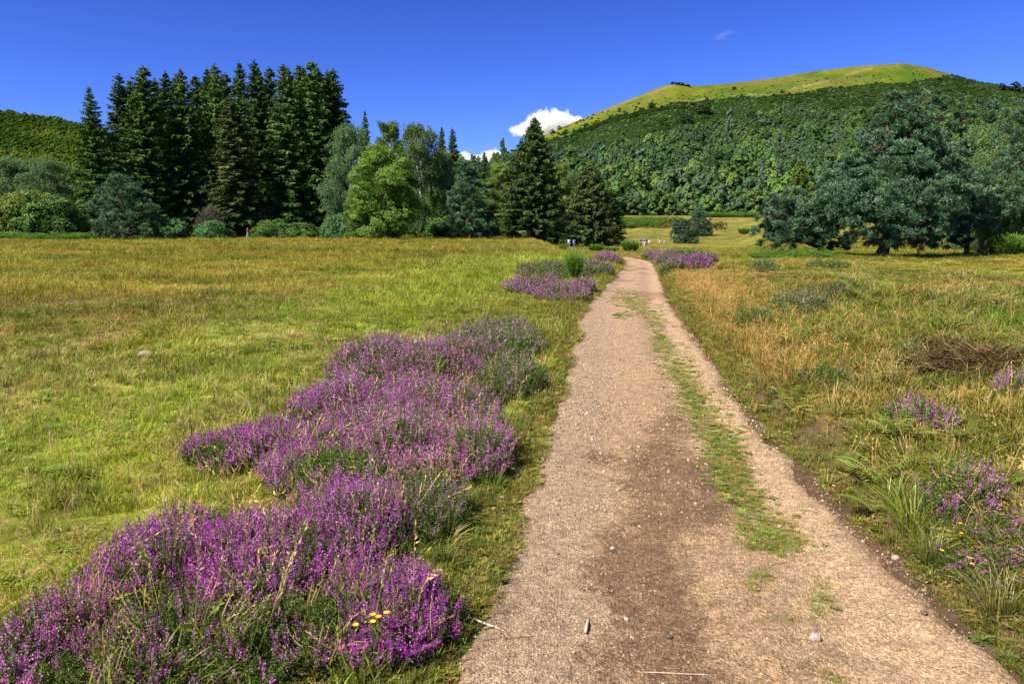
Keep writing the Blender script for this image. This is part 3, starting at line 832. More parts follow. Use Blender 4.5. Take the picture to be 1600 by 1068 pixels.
def crown_mesh(lobes, kind, mat, seed, leaf=.22, per=150, cl=.32, trunk_h=None, trunk_r=.2, bark='bark_grey', lean=(0, 0), brown=0, core=.5):
    """crown of leaves or needle tufts on the shells of lobes, plus trunk with limbs"""
    g = np.random.default_rng(seed); Q = []; T = []; TQ = []
    zs = [l[2] for l in lobes]; top = max(zs)
    trunk_h = trunk_h or top
    k = np.linspace(0, 1, 9)
    wig = np.stack([lean[0] * k ** .8 + .12 * trunk_r * np.sin(5 * k), lean[1] * k ** .8 + .12 * trunk_r * np.cos(4 * k), trunk_h * k], 1)
    TQ.append(tube(wig, trunk_r * np.interp(k, [0, .08, .3, 1], [1.35, 1.05, .85, .18]), 10))
    for (cx, cy, cz, rx, ry, rz) in lobes:
        c = np.array([cx, cy, cz]); r = np.array([rx, ry, rz])
        f = np.clip(cz / trunk_h * .62, .1, .9); p0 = np.array([np.interp(f, k, wig[:, j]) for j in range(3)])
        s = np.linspace(0, 1, 6)[:, None]
        limb = p0 + (c - p0) * s + np.array([0, 0, 1.]) * (np.sin(s * np.pi) * np.linalg.norm(c - p0) * .10) + g.normal(0, .04, (6, 3)) * np.linalg.norm(c - p0) * s
        TQ.append(tube(limb, np.linspace(trunk_r * .42, trunk_r * .08, 6), 6))
        nsub = 7
        u = sph(nsub, g)
        for q_ in u:
            e = c + q_ * r * .8
            mid = (limb[4] + e) / 2 + g.normal(0, .08, 3) * rx
            TQ.append(tube(np.array([limb[4], mid, e]), np.array([trunk_r * .12, trunk_r * .07, trunk_r * .03]) + .004, 4))
        vol = (rx * ry * rz) ** (1 / 3)
        nc = max(5, int(per * vol ** 1.7))
        u = sph(nc, g); u[:, 2] = np.where(u[:, 2] < -.35, u[:, 2] * .6, u[:, 2]); u = nrm(u)
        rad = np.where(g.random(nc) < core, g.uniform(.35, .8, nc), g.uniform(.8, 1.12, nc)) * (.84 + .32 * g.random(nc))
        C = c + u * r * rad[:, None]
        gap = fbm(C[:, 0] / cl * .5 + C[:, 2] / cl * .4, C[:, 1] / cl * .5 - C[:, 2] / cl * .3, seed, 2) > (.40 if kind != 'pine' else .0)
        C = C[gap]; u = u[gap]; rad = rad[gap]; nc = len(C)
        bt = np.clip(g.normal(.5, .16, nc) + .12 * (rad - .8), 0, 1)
        if kind == 'pine':
            npad = max(7, int(nc / 6.0)); K = 11
            pu = sph(npad, g); pu[:, 2] = np.where(pu[:, 2] < -.55, -pu[:, 2] * .6, pu[:, 2]); pu = nrm(pu)
            pc = c + pu * r * g.uniform(.70, 1.18, (npad, 1)); kp = fbm(pc[:, 0] * 1.1 + pc[:, 2] * .7, pc[:, 1] * 1.1 - pc[:, 2] * .9, seed, 2) > .355; pc = pc[kp]; pu = pu[kp]; npad = len(pc)
            pr_ = vol * g.uniform(.20, .36, npad)
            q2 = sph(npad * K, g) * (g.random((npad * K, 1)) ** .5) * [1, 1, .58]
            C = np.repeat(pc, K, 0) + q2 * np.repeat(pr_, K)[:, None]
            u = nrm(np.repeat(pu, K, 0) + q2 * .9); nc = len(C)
            bt = np.clip(np.repeat(g.normal(.45, .16, npad), K) + q2[:, 2] * .55 + g.normal(0, .08, nc), 0, 1)  # pads toned lighter on top, darker beneath: light and shade put into colour
            m = 13
            D = sph(nc * m, g) + np.repeat(nrm(u * .6 + [0, 0, .5]), m, 0) * .8
            B = np.repeat(C, m, 0) + g.normal(0, leaf * .12, (nc * m, 3))
            Q.append(cards(B, D, leaf * g.uniform(.7, 1.2, nc * m), leaf * .16, g)); T.append(np.clip(np.repeat(bt, m) + g.normal(0, .10, nc * m), 0, 1))
        elif kind == 'weep':
            m = 26
            f = g.random(nc * m) ** .9
            o = np.repeat(u * [1, 1, 0], m, 0)
            B = np.repeat(C, m, 0) + o * (leaf * 1.4 * f)[:, None] + np.array([0, 0, -1.]) * (cl * 2.6 * f)[:, None] + g.normal(0, leaf * .5, (nc * m, 3))
            D = np.array([0, 0, -.9]) + g.normal(0, .6, (nc * m, 3))
            Q.append(cards(B, D, leaf * .85 * g.uniform(.7, 1.3, nc * m), leaf * .48, g)); T.append(np.clip(np.repeat(bt, m) + g.normal(0, .15, nc * m), 0, 1))
        elif kind == 'twig':
            m = 6
            D = np.repeat(u, m, 0) + g.normal(0, .5, (nc * m, 3)) + [0, 0, .3]
            Q.append(cards(np.repeat(C, m, 0), D, leaf * 2.2 * g.uniform(.6, 1.3, nc * m), leaf * .12, g)); T.append(g.random(nc * m))
        else:
            m = 26
            B = np.repeat(C, m, 0) + g.normal(0, cl * .42, (nc * m, 3)) * [1, 1, .7]
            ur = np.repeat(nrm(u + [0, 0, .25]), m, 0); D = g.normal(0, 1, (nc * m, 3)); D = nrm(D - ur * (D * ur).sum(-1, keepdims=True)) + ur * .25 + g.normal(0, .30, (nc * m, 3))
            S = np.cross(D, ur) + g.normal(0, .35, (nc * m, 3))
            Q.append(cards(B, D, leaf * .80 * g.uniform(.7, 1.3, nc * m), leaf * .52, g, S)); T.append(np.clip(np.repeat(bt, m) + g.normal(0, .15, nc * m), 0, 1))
    Q = np.concatenate(Q); T = np.concatenate(T)
    return quad_mesh('crown', Q, T, M[mat]), quad_mesh('trunk', np.concatenate(TQ), None, M[bark])

def plant_tree(name, meshes, P0, px, top, Y, wpx, lab, cat, group=None, rz=None, base_py=None, parts=('crown', 'trunk')):
    """P0 = (height, full width) of the prototype"""
    X, Y, zt = [float(v) for v in at(px, top, Y)]
    zg = float(terrain(X, Y)) - .05
    hgt = zt - zg; sx = wpx * Y / F / P0[1]; sz = hgt / P0[0]
    root = empty(name, (X, Y, zg), RNG.uniform(0, 6.28) if rz is None else rz, (sx, sx, sz))
    tag(root, lab, cat, group)
    for pn, me in zip(parts, meshes):
        if me is not None: link(pn, me, root)
    return root

# spruces
SPR = [spruce_mesh(100, dens=1.1, power=.66), spruce_mesh(101, dens=.95, droop=.7, power=.62), spruce_mesh(102, dens=1.1, droop=.45, power=.56), spruce_mesh(103, dens=.9, droop=.75, power=.64)]
SPO = spruce_mesh(110, dens=.8, droop=.85, power=.55, mat='spruce_olive')
SPT = spruce_mesh(111, dens=.72, droop=.5, power=.72)
BIGS = spruce_mesh(112, Hh=19, Rr=5.0, dens=1.35, droop=.50, power=.80, up=.16, base=.035, mat='spruce_dark')
M['spruce_lime'] = leaf_mat('yellow_green_spruce_needles', [(0, (.045, .085, .010)), (.6, (.105, .165, .020)), (1, (.19, .25, .035))], .2, .1, gloss=.01, rough=.6)
YGS = spruce_mesh(114, Hh=19, Rr=5.0, dens=1.1, droop=.40, power=.80, up=.16, base=.035, mat='spruce_lime')
OLV = spruce_mesh(113, Hh=12, Rr=4.4, dens=1.3, droop=.50, power=.70, up=.2, base=.03, mat='spruce_olive')
GW = 'spruces of the tall wood'
wood = [
 (143, 137, 127, 72, SPT, 'thin spruce standing apart at the left end of the tall wood, branches open'),
 (188, 118, 139, 74, SPR[1], 'dark spruce second from the left end of the tall wood'),
 (222, 106, 130, 84, SPR[2], 'broad dense spruce above the blue green pine bush, rounded twin top'),
 (258, 114, 141, 70, SPR[0], 'spruce half hidden to the right of the broad dense spruce'),
 (287, 110, 133, 76, SPR[3], 'spruce with bare pale trunk showing between drooping boughs'),
 (318, 109, 142, 66, SPR[0], 'spruce in the back row left of the middle of the wood'),
 (340, 102, 136, 72, SPR[1], 'dark spruce with pointed top left of the drooping olive spruce'),
 (362, 150, 126, 78, SPO, 'olive green spruce with thin drooping boughs standing in front of the dark wood'),
 (376, 99, 144, 66, SPR[0], 'tall spruce with its tip above the drooping olive spruce'),
 (398, 97, 138, 72, SPR[3], 'tallest spruce near the middle of the dark wood'),
 (422, 107, 146, 64, SPR[2], 'spruce sunk between two taller tops right of the middle of the wood'),
 (441, 103, 131, 84, SPR[1], 'large spruce with a bare lower trunk in the right half of the wood'),
 (463, 102, 141, 70, SPR[0], 'spruce in the back row, right half of the wood'),
 (486, 97, 133, 84, SPR[2], 'tall full spruce with the highest tip in the right half of the wood'),
 (508, 112, 142, 66, SPR[3], 'spruce just left of the right end of the wood, behind'),
 (204, 126, 152, 66, SPR[0], 'spruce filling the gap behind, left of the broad dense spruce top'),
 (240, 124, 156, 66, SPR[3], 'lower spruce behind, between the broad dense one and its right neighbour'),
 (272, 122, 156, 66, SPR[1], 'lower spruce behind, left of the one with the bare pale trunk'),
 (304, 120, 156, 66, SPR[2], 'lower spruce behind, right of the one with the bare pale trunk'),
 (330, 118, 158, 62, SPR[1], 'lower spruce behind, under the pointed top left of the olive spruce'),
 (358, 116, 158, 62, SPR[2], 'lower spruce behind, just left of the tip above the olive spruce'),
 (410, 112, 158, 62, SPR[1], 'lower spruce behind, right of the tallest middle spruce'),
 (452, 110, 160, 62, SPR[3], 'lower spruce behind, right of the large one with bare lower trunk'),
 (474, 106, 158, 62, SPR[1], 'lower spruce behind, left of the tall full spruce'),
 (498, 112, 160, 62, SPR[0], 'lower spruce behind, right of the tall full spruce'),
 (520, 110, 135, 88, SPR[1], 'spruce at the right end of the tall wood, boughs against the sky'),
]
for (px, top, Y, w, ms, lab) in wood:
    plant_tree('spruce_tree', ms, (28, 7.4), px, top, Y, w * 1.24, lab, 'spruce', GW).rotation_euler = (RNG.normal(0, .012), RNG.normal(0, .012), RNG.uniform(0, 6.28))
for (px, top, Y, w, ms, lab) in [
 (570, 174, 152, 46, SPT, 'slim spruce tip rising behind the grey green birch'),
 (690, 199, 150, 40, SPR[0], 'slim dark spruce behind the birch, left one of a pair'),
 (706, 201, 147, 44, SPR[1], 'slim dark spruce behind the birch, right one of a pair'),
 (742, 243, 165, 40, SPR[1], 'small spruce top left of the gap with the little cloud'),
 (757, 238, 162, 40, SPR[0], 'small pointed spruce against the little cloud, left of the lone big spruce'),
 (776, 250, 165, 36, SPR[3], 'low spruce top just left of the lone big spruce'),
 (957, 296, 176, 56, SPR[2], 'dark conifer right behind the olive spruce near the walkers'),
 (1252, 250, 85, 84, YGS, 'yellow green spruce behind the low pines on the right'),
]:
    plant_tree('spruce_tree', ms, (28, 7.4) if ms is not YGS else (19, 10.4), px, top, Y, w, lab, 'spruce')
plant_tree('spruce_tree', BIGS, (19, 10.4), 835, 184, 128, 128, 'big lone dark green spruce in the centre, in front of the cloud', 'spruce')
plant_tree('spruce_tree', OLV, (12, 9.2), 922, 258, 162, 104, 'broad olive spruce right of the big lone one, boughs to the ground', 'spruce')

# broadleaf trees on the left and in the middle
def bl(Hh, Rr, seed, mat, shape='egg', kind='leaf', base=.10, n=22, leaf=.30, per=70, cl=.55, bark='bark_grey', lr=.36, tr=.22, th=None, core=.4):
    return crown_mesh(lobes_auto(Hh, Rr, base, n, seed, shape, lr), kind, mat, seed, leaf, per, cl, (th or .9) * Hh, tr, bark, core=core), (Hh, Rr * 2.05)
WIL, WILP = bl(15, 5, 200, 'bright', 'egg', 'leaf', .06, 30, .26, 95, .5)
BIG, BIGP = bl(18, 4.4, 201, 'birch', 'egg', 'weep', .08, 26, .24, 80, .45, 'bark_birch')
BGR, BGRP = bl(18, 4.4, 202, 'birch_grey', 'egg', 'weep', .04, 26, .24, 80, .45, 'bark_birch')
MID, MIDP = bl(16, 4.2, 203, 'mid', 'egg', 'leaf', .06, 24, .30, 80, .55)
LIM, LIMP = bl(14, 4.2, 204, 'lime', 'egg', 'leaf', .05, 24, .28, 80, .5)
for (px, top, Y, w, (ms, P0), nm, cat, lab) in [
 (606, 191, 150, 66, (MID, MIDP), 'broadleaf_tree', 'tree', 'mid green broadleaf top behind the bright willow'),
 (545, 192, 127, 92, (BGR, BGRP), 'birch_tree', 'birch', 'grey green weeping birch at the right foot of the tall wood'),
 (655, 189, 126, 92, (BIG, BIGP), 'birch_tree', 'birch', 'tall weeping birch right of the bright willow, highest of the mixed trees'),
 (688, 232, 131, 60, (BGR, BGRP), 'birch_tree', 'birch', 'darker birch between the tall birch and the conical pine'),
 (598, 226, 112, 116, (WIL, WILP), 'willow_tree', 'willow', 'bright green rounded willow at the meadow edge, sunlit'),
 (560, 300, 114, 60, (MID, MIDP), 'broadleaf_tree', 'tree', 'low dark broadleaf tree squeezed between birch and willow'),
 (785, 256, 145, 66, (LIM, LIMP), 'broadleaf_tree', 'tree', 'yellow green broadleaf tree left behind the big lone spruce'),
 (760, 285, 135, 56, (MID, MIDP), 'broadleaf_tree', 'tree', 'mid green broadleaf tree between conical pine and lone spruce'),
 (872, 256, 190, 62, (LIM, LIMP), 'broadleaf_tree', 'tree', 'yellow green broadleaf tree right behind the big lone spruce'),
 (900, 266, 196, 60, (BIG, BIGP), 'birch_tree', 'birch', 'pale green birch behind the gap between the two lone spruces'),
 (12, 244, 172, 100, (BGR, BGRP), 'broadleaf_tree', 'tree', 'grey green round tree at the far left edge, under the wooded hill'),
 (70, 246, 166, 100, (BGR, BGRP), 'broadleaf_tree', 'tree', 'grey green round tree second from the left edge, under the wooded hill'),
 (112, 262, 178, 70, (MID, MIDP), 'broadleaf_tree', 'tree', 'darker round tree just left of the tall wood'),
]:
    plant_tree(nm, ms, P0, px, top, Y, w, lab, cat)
# bushes along the wood edge
BSH, BSHP = bl(4, 3, 210, 'bush', 'dome', 'leaf', .0, 16, .30, 130, .42, lr=.42, tr=.08)
BSL, BSLP = bl(4, 3, 211, 'lime', 'dome', 'leaf', .0, 16, .30, 130, .42, lr=.42, tr=.08)
BBL, BBLP = bl(3, 3, 212, 'bluebush', 'dome', 'leaf', .0, 14, .34, 110, .42, lr=.42, tr=.06)
GTW, GTWP = bl(5, 3, 213, 'greytwig', 'dome', 'twig', .05, 12, .45, 110, .4, lr=.45, tr=.10)
for (px, top, Y, w, (ms, P0), lab) in [
 (12, 318, 122, 92, (BSL, BSLP), 'yellow green bush at the far left edge of the meadow'),
 (84, 312, 121, 96, (BSH, BSHP), 'fresh green rounded bush between the left edge and the pine bush'),
 (45, 305, 140, 90, (BSL, BSLP), 'yellow green bush behind and between the two left edge bushes'),
 (132, 322, 126, 60, (BSH, BSHP), 'green bush partly behind the blue green pine bush on the left'),
 (240, 345, 121, 40, (BBL, BBLP), 'low bluish shrub just right of the pine bush at the wood edge'),
 (275, 346, 121, 40, (BBL, BBLP), 'low bluish shrub second right of the pine bush at the wood edge'),
 (326, 326, 121, 38, (GTW, GTWP), 'grey bare twiggy shrub at the foot of the tall wood'),
 (330, 348, 119, 52, (BBL, BBLP), 'low bluish shrub in front of the grey twiggy one'),
 (425, 345, 122, 60, (BSH, BSHP), 'low dark green bush under the right half of the tall wood'),
 (470, 350, 122, 56, (BSH, BSHP), 'low green bush left of the grey green birch at the wood edge'),
 (525, 340, 118, 50, (BBL, BBLP), 'bluish low bush at the foot of the grey green birch'),
 (690, 340, 124, 66, (BSH, BSHP), 'dark low bush in the shade left of the conical pine'),
 (880, 330, 168, 60, (BSH, BSHP), 'dark low bush between the two lone spruces'),
]:
    plant_tree('bush', ms, P0, px, top, Y, w, lab, 'bush', parts=('foliage', 'stems'))

# pines
def pine(Hh, Rr, seed, shape, base, n, lr=.36, leaf=.30, per=60, tr=.2, bark='bark_pine'):
    return crown_mesh(lobes_auto(Hh, Rr, base, n, seed, shape, lr), 'pine', 'pine', seed, leaf, per, .5, .85 * Hh, tr, bark), (Hh, Rr * 2.15)
PB, PBP = pine(9, 5, 300, 'dome', .0, 22, .36, .36, 62)
PC, PCP = pine(12, 4, 301, 'cone', .02, 32, .38, .36, 60)
PS, PSP = pine(5.5, 3.4, 302, 'dome', .0, 18, .40, .24, 150)
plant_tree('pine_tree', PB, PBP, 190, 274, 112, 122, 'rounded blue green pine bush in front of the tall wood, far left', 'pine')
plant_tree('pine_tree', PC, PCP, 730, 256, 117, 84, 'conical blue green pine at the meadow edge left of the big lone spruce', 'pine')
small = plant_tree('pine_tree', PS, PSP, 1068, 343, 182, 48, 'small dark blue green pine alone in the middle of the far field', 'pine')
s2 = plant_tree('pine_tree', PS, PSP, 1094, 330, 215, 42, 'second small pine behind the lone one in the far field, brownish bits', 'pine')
def brown_tuft(X, Y, Z, r, lab, seed):
    me = crown_mesh([(0, 0, r * .8, r, r, r * .8)], 'pine', 'pine_brown', seed, .35, 60, .4, r, .05, 'bark_pine')
    root = empty('withered_shrub', (X, Y, Z)); tag(root, lab, 'shrub'); link('foliage', me[0], root); link('stems', me[1], root)
for (px, py, Y, r, lab, sd) in [(1047, 338, 240, 2.4, 'reddish brown withered shrub at the far field edge, left of the small pines', 7), (1128, 343, 235, 1.8, 'brownish withered shrub just right of the second small pine', 9)]:
    X, Y, _ = [float(v) for v in at(px, py, Y)]; brown_tuft(X, Y, float(terrain(X, Y)), r, lab, sd)

# the big pine on the right: lobes read off the photograph, each with its own depth
def lobe_px(x, y, r, Y, dy, bx, by):
    X, _, Z = at(x, y, Y + dy); X0, Y0, _ = at(bx, by, Y)
    s = Y / F
    return (float(X - X0), float(dy), float(Z - terrain(X0, Y0)), r * s, r * s * 1.0, r * s * .78)
BPY = 52.0
def pine_from_lobes(bx, by, Y, L, tr, lean, seed, lab, leaf=.30, per=150, th=.72, mat='pine'):
    X0, Y0, _ = [float(v) for v in at(bx, by, Y)]
    lobes = [lobe_px(x, y, r * .90, Y, dy, bx, by) for (x, y, r, dy) in L]
    top = max(l[2] for l in lobes)
    ms = crown_mesh(lobes, 'pine', mat, seed, leaf, per, .34, th * top, tr, 'bark_pine', lean)
    root = empty('pine_tree', (X0, Y0, float(terrain(X0, Y0)) - .05)); tag(root, lab, 'pine')
    link('crown', ms[0], root); link('trunk', ms[1], root)
    return root
L = [(1402, 160, 22, .6), (1440, 158, 26, -.4), (1472, 172, 24, .8), (1422, 182, 30, -.6), (1385, 196, 26, .5), (1370, 222, 22, -.4), (1395, 226, 30, 1.0), (1428, 218, 36, -.8),
     (1462, 205, 30, .6), (1500, 196, 18, 1.2), (1512, 186, 12, .6), (1440, 246, 40, .8), (1475, 250, 34, -.6), (1500, 236, 24, .8), (1410, 255, 38, -1.2), (1378, 254, 26, .6),
     (1340, 264, 26, .4), (1322, 258, 18, 1.4), (1352, 286, 34, -1.4), (1310, 282, 24, .6), (1388, 282, 42, -1.8), (1430, 285, 42, -1.6), (1470, 285, 36, -.6), (1498, 272, 22, .6),
     (1330, 306, 34, -1.0), (1300, 310, 26, .2), (1370, 316, 42, -2.2), (1412, 320, 44, -2.4), (1455, 318, 36, -1.6), (1485, 310, 28, .2), (1318, 334, 30, -.8), (1350, 346, 38, -1.6),
     (1392, 352, 42, -2.4), (1430, 350, 40, -1.8), (1462, 346, 28, -.2), (1345, 370, 26, -.6), (1378, 374, 28, -1.6), (1410, 374, 30, -1.4), (1440, 372, 22, -.6),
     (1400, 240, 40, 1.8), (1440, 300, 44, 2.2), (1380, 320, 44, 2.2), (1420, 345, 40, 2.0), (1345, 320, 34, 2.0)]
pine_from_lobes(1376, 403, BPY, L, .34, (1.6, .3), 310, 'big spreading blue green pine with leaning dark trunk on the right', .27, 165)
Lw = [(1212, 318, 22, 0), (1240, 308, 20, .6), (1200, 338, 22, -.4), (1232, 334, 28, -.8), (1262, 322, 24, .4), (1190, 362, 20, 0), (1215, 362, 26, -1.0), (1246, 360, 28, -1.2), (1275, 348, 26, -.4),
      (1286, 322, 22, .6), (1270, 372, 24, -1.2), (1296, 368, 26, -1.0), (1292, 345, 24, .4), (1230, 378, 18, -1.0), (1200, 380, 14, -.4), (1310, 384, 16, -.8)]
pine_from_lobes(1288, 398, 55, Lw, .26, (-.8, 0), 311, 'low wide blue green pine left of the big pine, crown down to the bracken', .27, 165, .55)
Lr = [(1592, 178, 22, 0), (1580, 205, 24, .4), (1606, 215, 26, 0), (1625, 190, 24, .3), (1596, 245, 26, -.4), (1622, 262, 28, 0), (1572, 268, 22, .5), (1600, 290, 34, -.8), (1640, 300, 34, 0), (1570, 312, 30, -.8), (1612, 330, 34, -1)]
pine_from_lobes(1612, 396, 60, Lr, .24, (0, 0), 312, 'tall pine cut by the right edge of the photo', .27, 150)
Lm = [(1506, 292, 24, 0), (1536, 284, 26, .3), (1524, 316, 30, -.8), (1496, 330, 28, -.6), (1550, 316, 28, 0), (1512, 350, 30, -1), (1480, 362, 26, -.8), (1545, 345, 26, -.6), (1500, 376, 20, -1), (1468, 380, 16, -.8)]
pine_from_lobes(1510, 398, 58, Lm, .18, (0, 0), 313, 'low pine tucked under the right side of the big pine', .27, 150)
BR2, BR2P = bl(12, 3.6, 320, 'birch', 'egg', 'weep', .05, 26, .19, 150, .40, 'bark_birch', tr=.16)
plant_tree('birch_tree', BR2, BR2P, 1538, 192, 68, 104, 'birch with pale trunk between the big pine and the right edge', 'birch')
plant_tree('birch_tree', BR2, BR2P, 1572, 262, 60, 92, 'lower weeping birch at the right edge, hanging twigs', 'birch')

# broom bushes: upright whips
def broom_mesh(seed, h=1.3, r=.7, n=420, fs=1.0):
    g = np.random.default_rng(seed)
    a = g.uniform(0, 6.28, n); rr = np.sqrt(g.random(n))
    B = np.stack([rr * r * .45 * np.cos(a), rr * r * .45 * np.sin(a), np.zeros(n)], 1)
    D = nrm(np.stack([np.cos(a) * rr * .55, np.sin(a) * rr * .55, np.ones(n)], 1) + g.normal(0, .12, (n, 3)))
    L = h * g.uniform(.6, 1.05, n)
    Q = [cards(B, D, L, .022 * fs, g, None, .6)]; T = [g.random(n)]
    m = 7; f = g.uniform(.3, 1, n * m)
    P = np.repeat(B, m, 0) + np.repeat(D * L[:, None], m, 0) * f[:, None]
    Q.append(cards(P, np.repeat(D, m, 0) + g.normal(0, .35, (n * m, 3)), h * .22 * g.uniform(.6, 1.2, n * m), .022 * fs, g)); T.append(np.clip(f - .2 + g.normal(0, .15, n * m), 0, 1))
    return quad_mesh('broom_shoots', np.concatenate(Q), np.concatenate(T), M['broom'])
def broom_at(px, py, h, w, seed, lab, n=420, fs=1.0, Y=None):
    if Y is None: X, Y, Z = ground_at(px, py)
    else:
        X, Y, _ = [float(v) for v in at(px, py, Y)]; Z = float(terrain(X, Y))
    o = tag(link('broom_bush', broom_mesh(seed, h, w / 2, n, fs), None, (X, Y, Z)), lab, 'broom')
    if w < 1: o.scale = (.58, .58, 1)
    return o
broom_at(897, 438, 1.05, .62, 500, 'fresh green broom bush in the middle of the heather before the bend', 420, 1.0)
broom_at(985, 385, 1.5, 2.2, 501, 'dark green broom bush behind the bend, left of the group of walkers', 420, 3, 95)
broom_at(932, 384, 1.0, 2.4, 502, 'low wide broom bush in front of the olive spruce', 420, 3, 95)
broom_at(956, 386, .8, 2.6, 507, 'low yellowish broom bush between the two broom bushes behind the bend', 380, 3, 90)
broom_at(880, 392, .9, 1.2, 503, 'thin yellowish broom sprig left of the fresh green broom', 120, 1.6)
broom_at(1578, 388, 1.5, 3.2, 504, 'bright green broom stand under the weeping birch at the right edge', 620, 1.8, 56)
broom_at(1122, 347, 1.8, 6, 505, 'dark low broom thicket in the far field right of the small pines', 420, 5, 250)
broom_at(1165, 352, 1.6, 7, 508, 'low dark broom clump in the far field left of the low wide pine', 420, 5, 220)

# bracken
def frond_quads(g, L, up):
    m = 16; s = np.linspace(.12, 1, m)
    o = np.array([1., 0, 0])
    P = np.stack([L * s * .9, np.zeros(m), L * (up * s - .55 * up * s ** 2.2)], 1)
    Q = [cards(P[:-1], P[1:] - P[:-1], L / m * 1.3, .006, g)]
    for sg in (-1, 1):
        w = L * .30 * (1 - s) ** .7 + .01
        D = np.stack([np.full(m, .35), np.full(m, sg * 1.), np.full(m, -.15)], 1)
        Q.append(cards(P, D, w, L * .055, g, np.tile(o, (m, 1)), .35))
    return np.concatenate(Q)
def fern_mesh(seed, nf=6, L=.45, fs=1):
    g = np.random.default_rng(seed); Q = []; T = []
    for k in range(nf):
        q = frond_quads(g, L * g.uniform(.7, 1.2), g.uniform(.7, 1.5)); a = k * 6.283 / nf + g.normal(0, .4); c, s = math.cos(a), math.sin(a)
        x = q[..., 0] * c - q[..., 1] * s; y = q[..., 0] * s + q[..., 1] * c
        Q.append(np.stack([x, y, q[..., 2]], -1)); T.append(np.full(len(q), np.clip(g.normal(.5, .25), 0, 1)))
    return quad_mesh('bracken_fronds', np.concatenate(Q), np.concatenate(T), M['fern'])
FM = [fern_mesh(600 + i, 4 + i % 3, .42) for i in range(4)]
for i, (px, py, s, lab) in enumerate([
 (1362, 800, .5, 'low bracken plant at the very lip of the path, nearest of the bracken'),
 (1372, 760, .62, 'green bracken plant just above the low one at the lip of the path'),
 (1405, 690, .70, 'pale bracken plant with flattened fronds below the small lilac heather'),
 (1340, 748, .50, 'small bracken plant half hidden behind the green one on the bank'),
 (1590, 760, .60, 'pale bracken plant at the right edge behind the sprawling heather'),
 (1240, 540, .9, 'bracken plant on the bank beside the dry orange grass'),
 (1350, 470, 1.1, 'dark bracken plant on the crest of the bank, taller than the grass'),
 (1390, 485, 1.0, 'fresh bracken plant on the crest right of the dark one'),
 (1250, 585, .8, 'low bracken plant halfway down the bank near the grey heather tuft'),
 (1240, 645, .6, 'small bracken plant near the path, above the dark soil lip'),
 (1480, 520, .9, 'bracken plant left of the heap of dry brushwood'),
 (1500, 690, .6, 'bracken plant in the grass right of the small lilac heather')]):
    X, Y, Z = ground_at(px, py)
    Z = float(surf(np.array([X]), np.array([Y]))[0]) + .02; s *= 1.15
    o = link('bracken_plant', FM[i % 4], None, (X, Y, Z)); o.scale = (s, s, s); o.rotation_euler = (0, 0, i * 1.9)
    tag(o, lab, 'bracken', 'bracken plants on the bank')
def bracken_mass(name, x0, x1, py, Y0, Y1, n, s, lab):
    g = np.random.default_rng(int(abs(x0) + 9))
    Y = g.uniform(Y0, Y1, n); px = g.uniform(x0, x1, n); X = (px - 800) / F * Y
    P = np.stack([X, Y, terrain(X, Y)], 1)
    sc_ = s * g.uniform(.7, 1.3, n)
    c = np.array((.10, .19, .03)) * g.uniform(.7, 1.4, (n, 1))
    m2 = [fern_mesh(650 + i, 7, 1.0) for i in range(3)]
    for m_ in m2: m_.materials.clear(); m_.materials.append(M['hforest'])
    o = scatter(name, P, np.stack([np.zeros(n), np.zeros(n), g.uniform(0, 6.28, n)], 1), np.stack([sc_] * 3, 1), c, g.integers(0, 3, n), m2)
    return tag(o, lab, 'bracken')
bracken_mass('bracken_strip', -60, 148, 370, 108, 118, 620, 1.25, 'bright green low bracken strip along the left meadow edge')
bracken_mass('bracken_strip', 1172, 1300, 395, 48, 56, 260, .65, 'bright green bracken under the low wide pine on the right')
bracken_mass('bracken_strip', 950, 1060, 345, 250, 290, 420, 2.2, 'bright green bracken strip across the far field edge')
bracken_mass('bracken_strip', 1085, 1180, 335, 310, 335, 300, 2.2, 'green bracken strip at the foot of the hill right of the small pines')

# tussocks, brush heap, yellow and violet flowers, stones, twigs
def tussock(px, py, s, lab, seed, col_, n=150):
    g = np.random.default_rng(seed)
    Q, T = blades(n, .16, .38, .07, .0045, 1.9, g, (0, 1))
    m = leaf_mat('tussock_blades', [(0, tuple(c * .5 for c in col_)), (.5, col_), (1, tuple(min(1, c * 1.6) for c in col_))], .35, .1)
    X, Y, Z = ground_at(px, py)
    o = link('grass_tussock', quad_mesh('tussock', Q, T, m), None, (X, Y, Z)); o.scale = (s, s, s)
    tag(o, lab, 'grass tussock')
tussock(1425, 835, 1.0, 'bright yellow green grass tussock hanging over the lip of the path below the heather', 700, (.24, .29, .035), 190)
tussock(1400, 795, .9, 'yellow green grass tussock just right of the bracken at the lip of the path', 701, (.21, .28, .035))
tussock(1455, 880, .75, 'dull green grass tussock below the sprawling heather on the right bank', 702, (.19, .22, .04))
tussock(1560, 965, .8, 'dry tipped grass tussock near the bottom right corner', 703, (.24, .22, .05))
tussock(1420, 560, 1.0, 'pale grass tussock left of the brushwood heap', 704, (.26, .29, .07))
tussock(740, 745, .8, 'fine arching grass tussock at the right foot of the heather bed beside the gravel', 705, (.20, .25, .05))

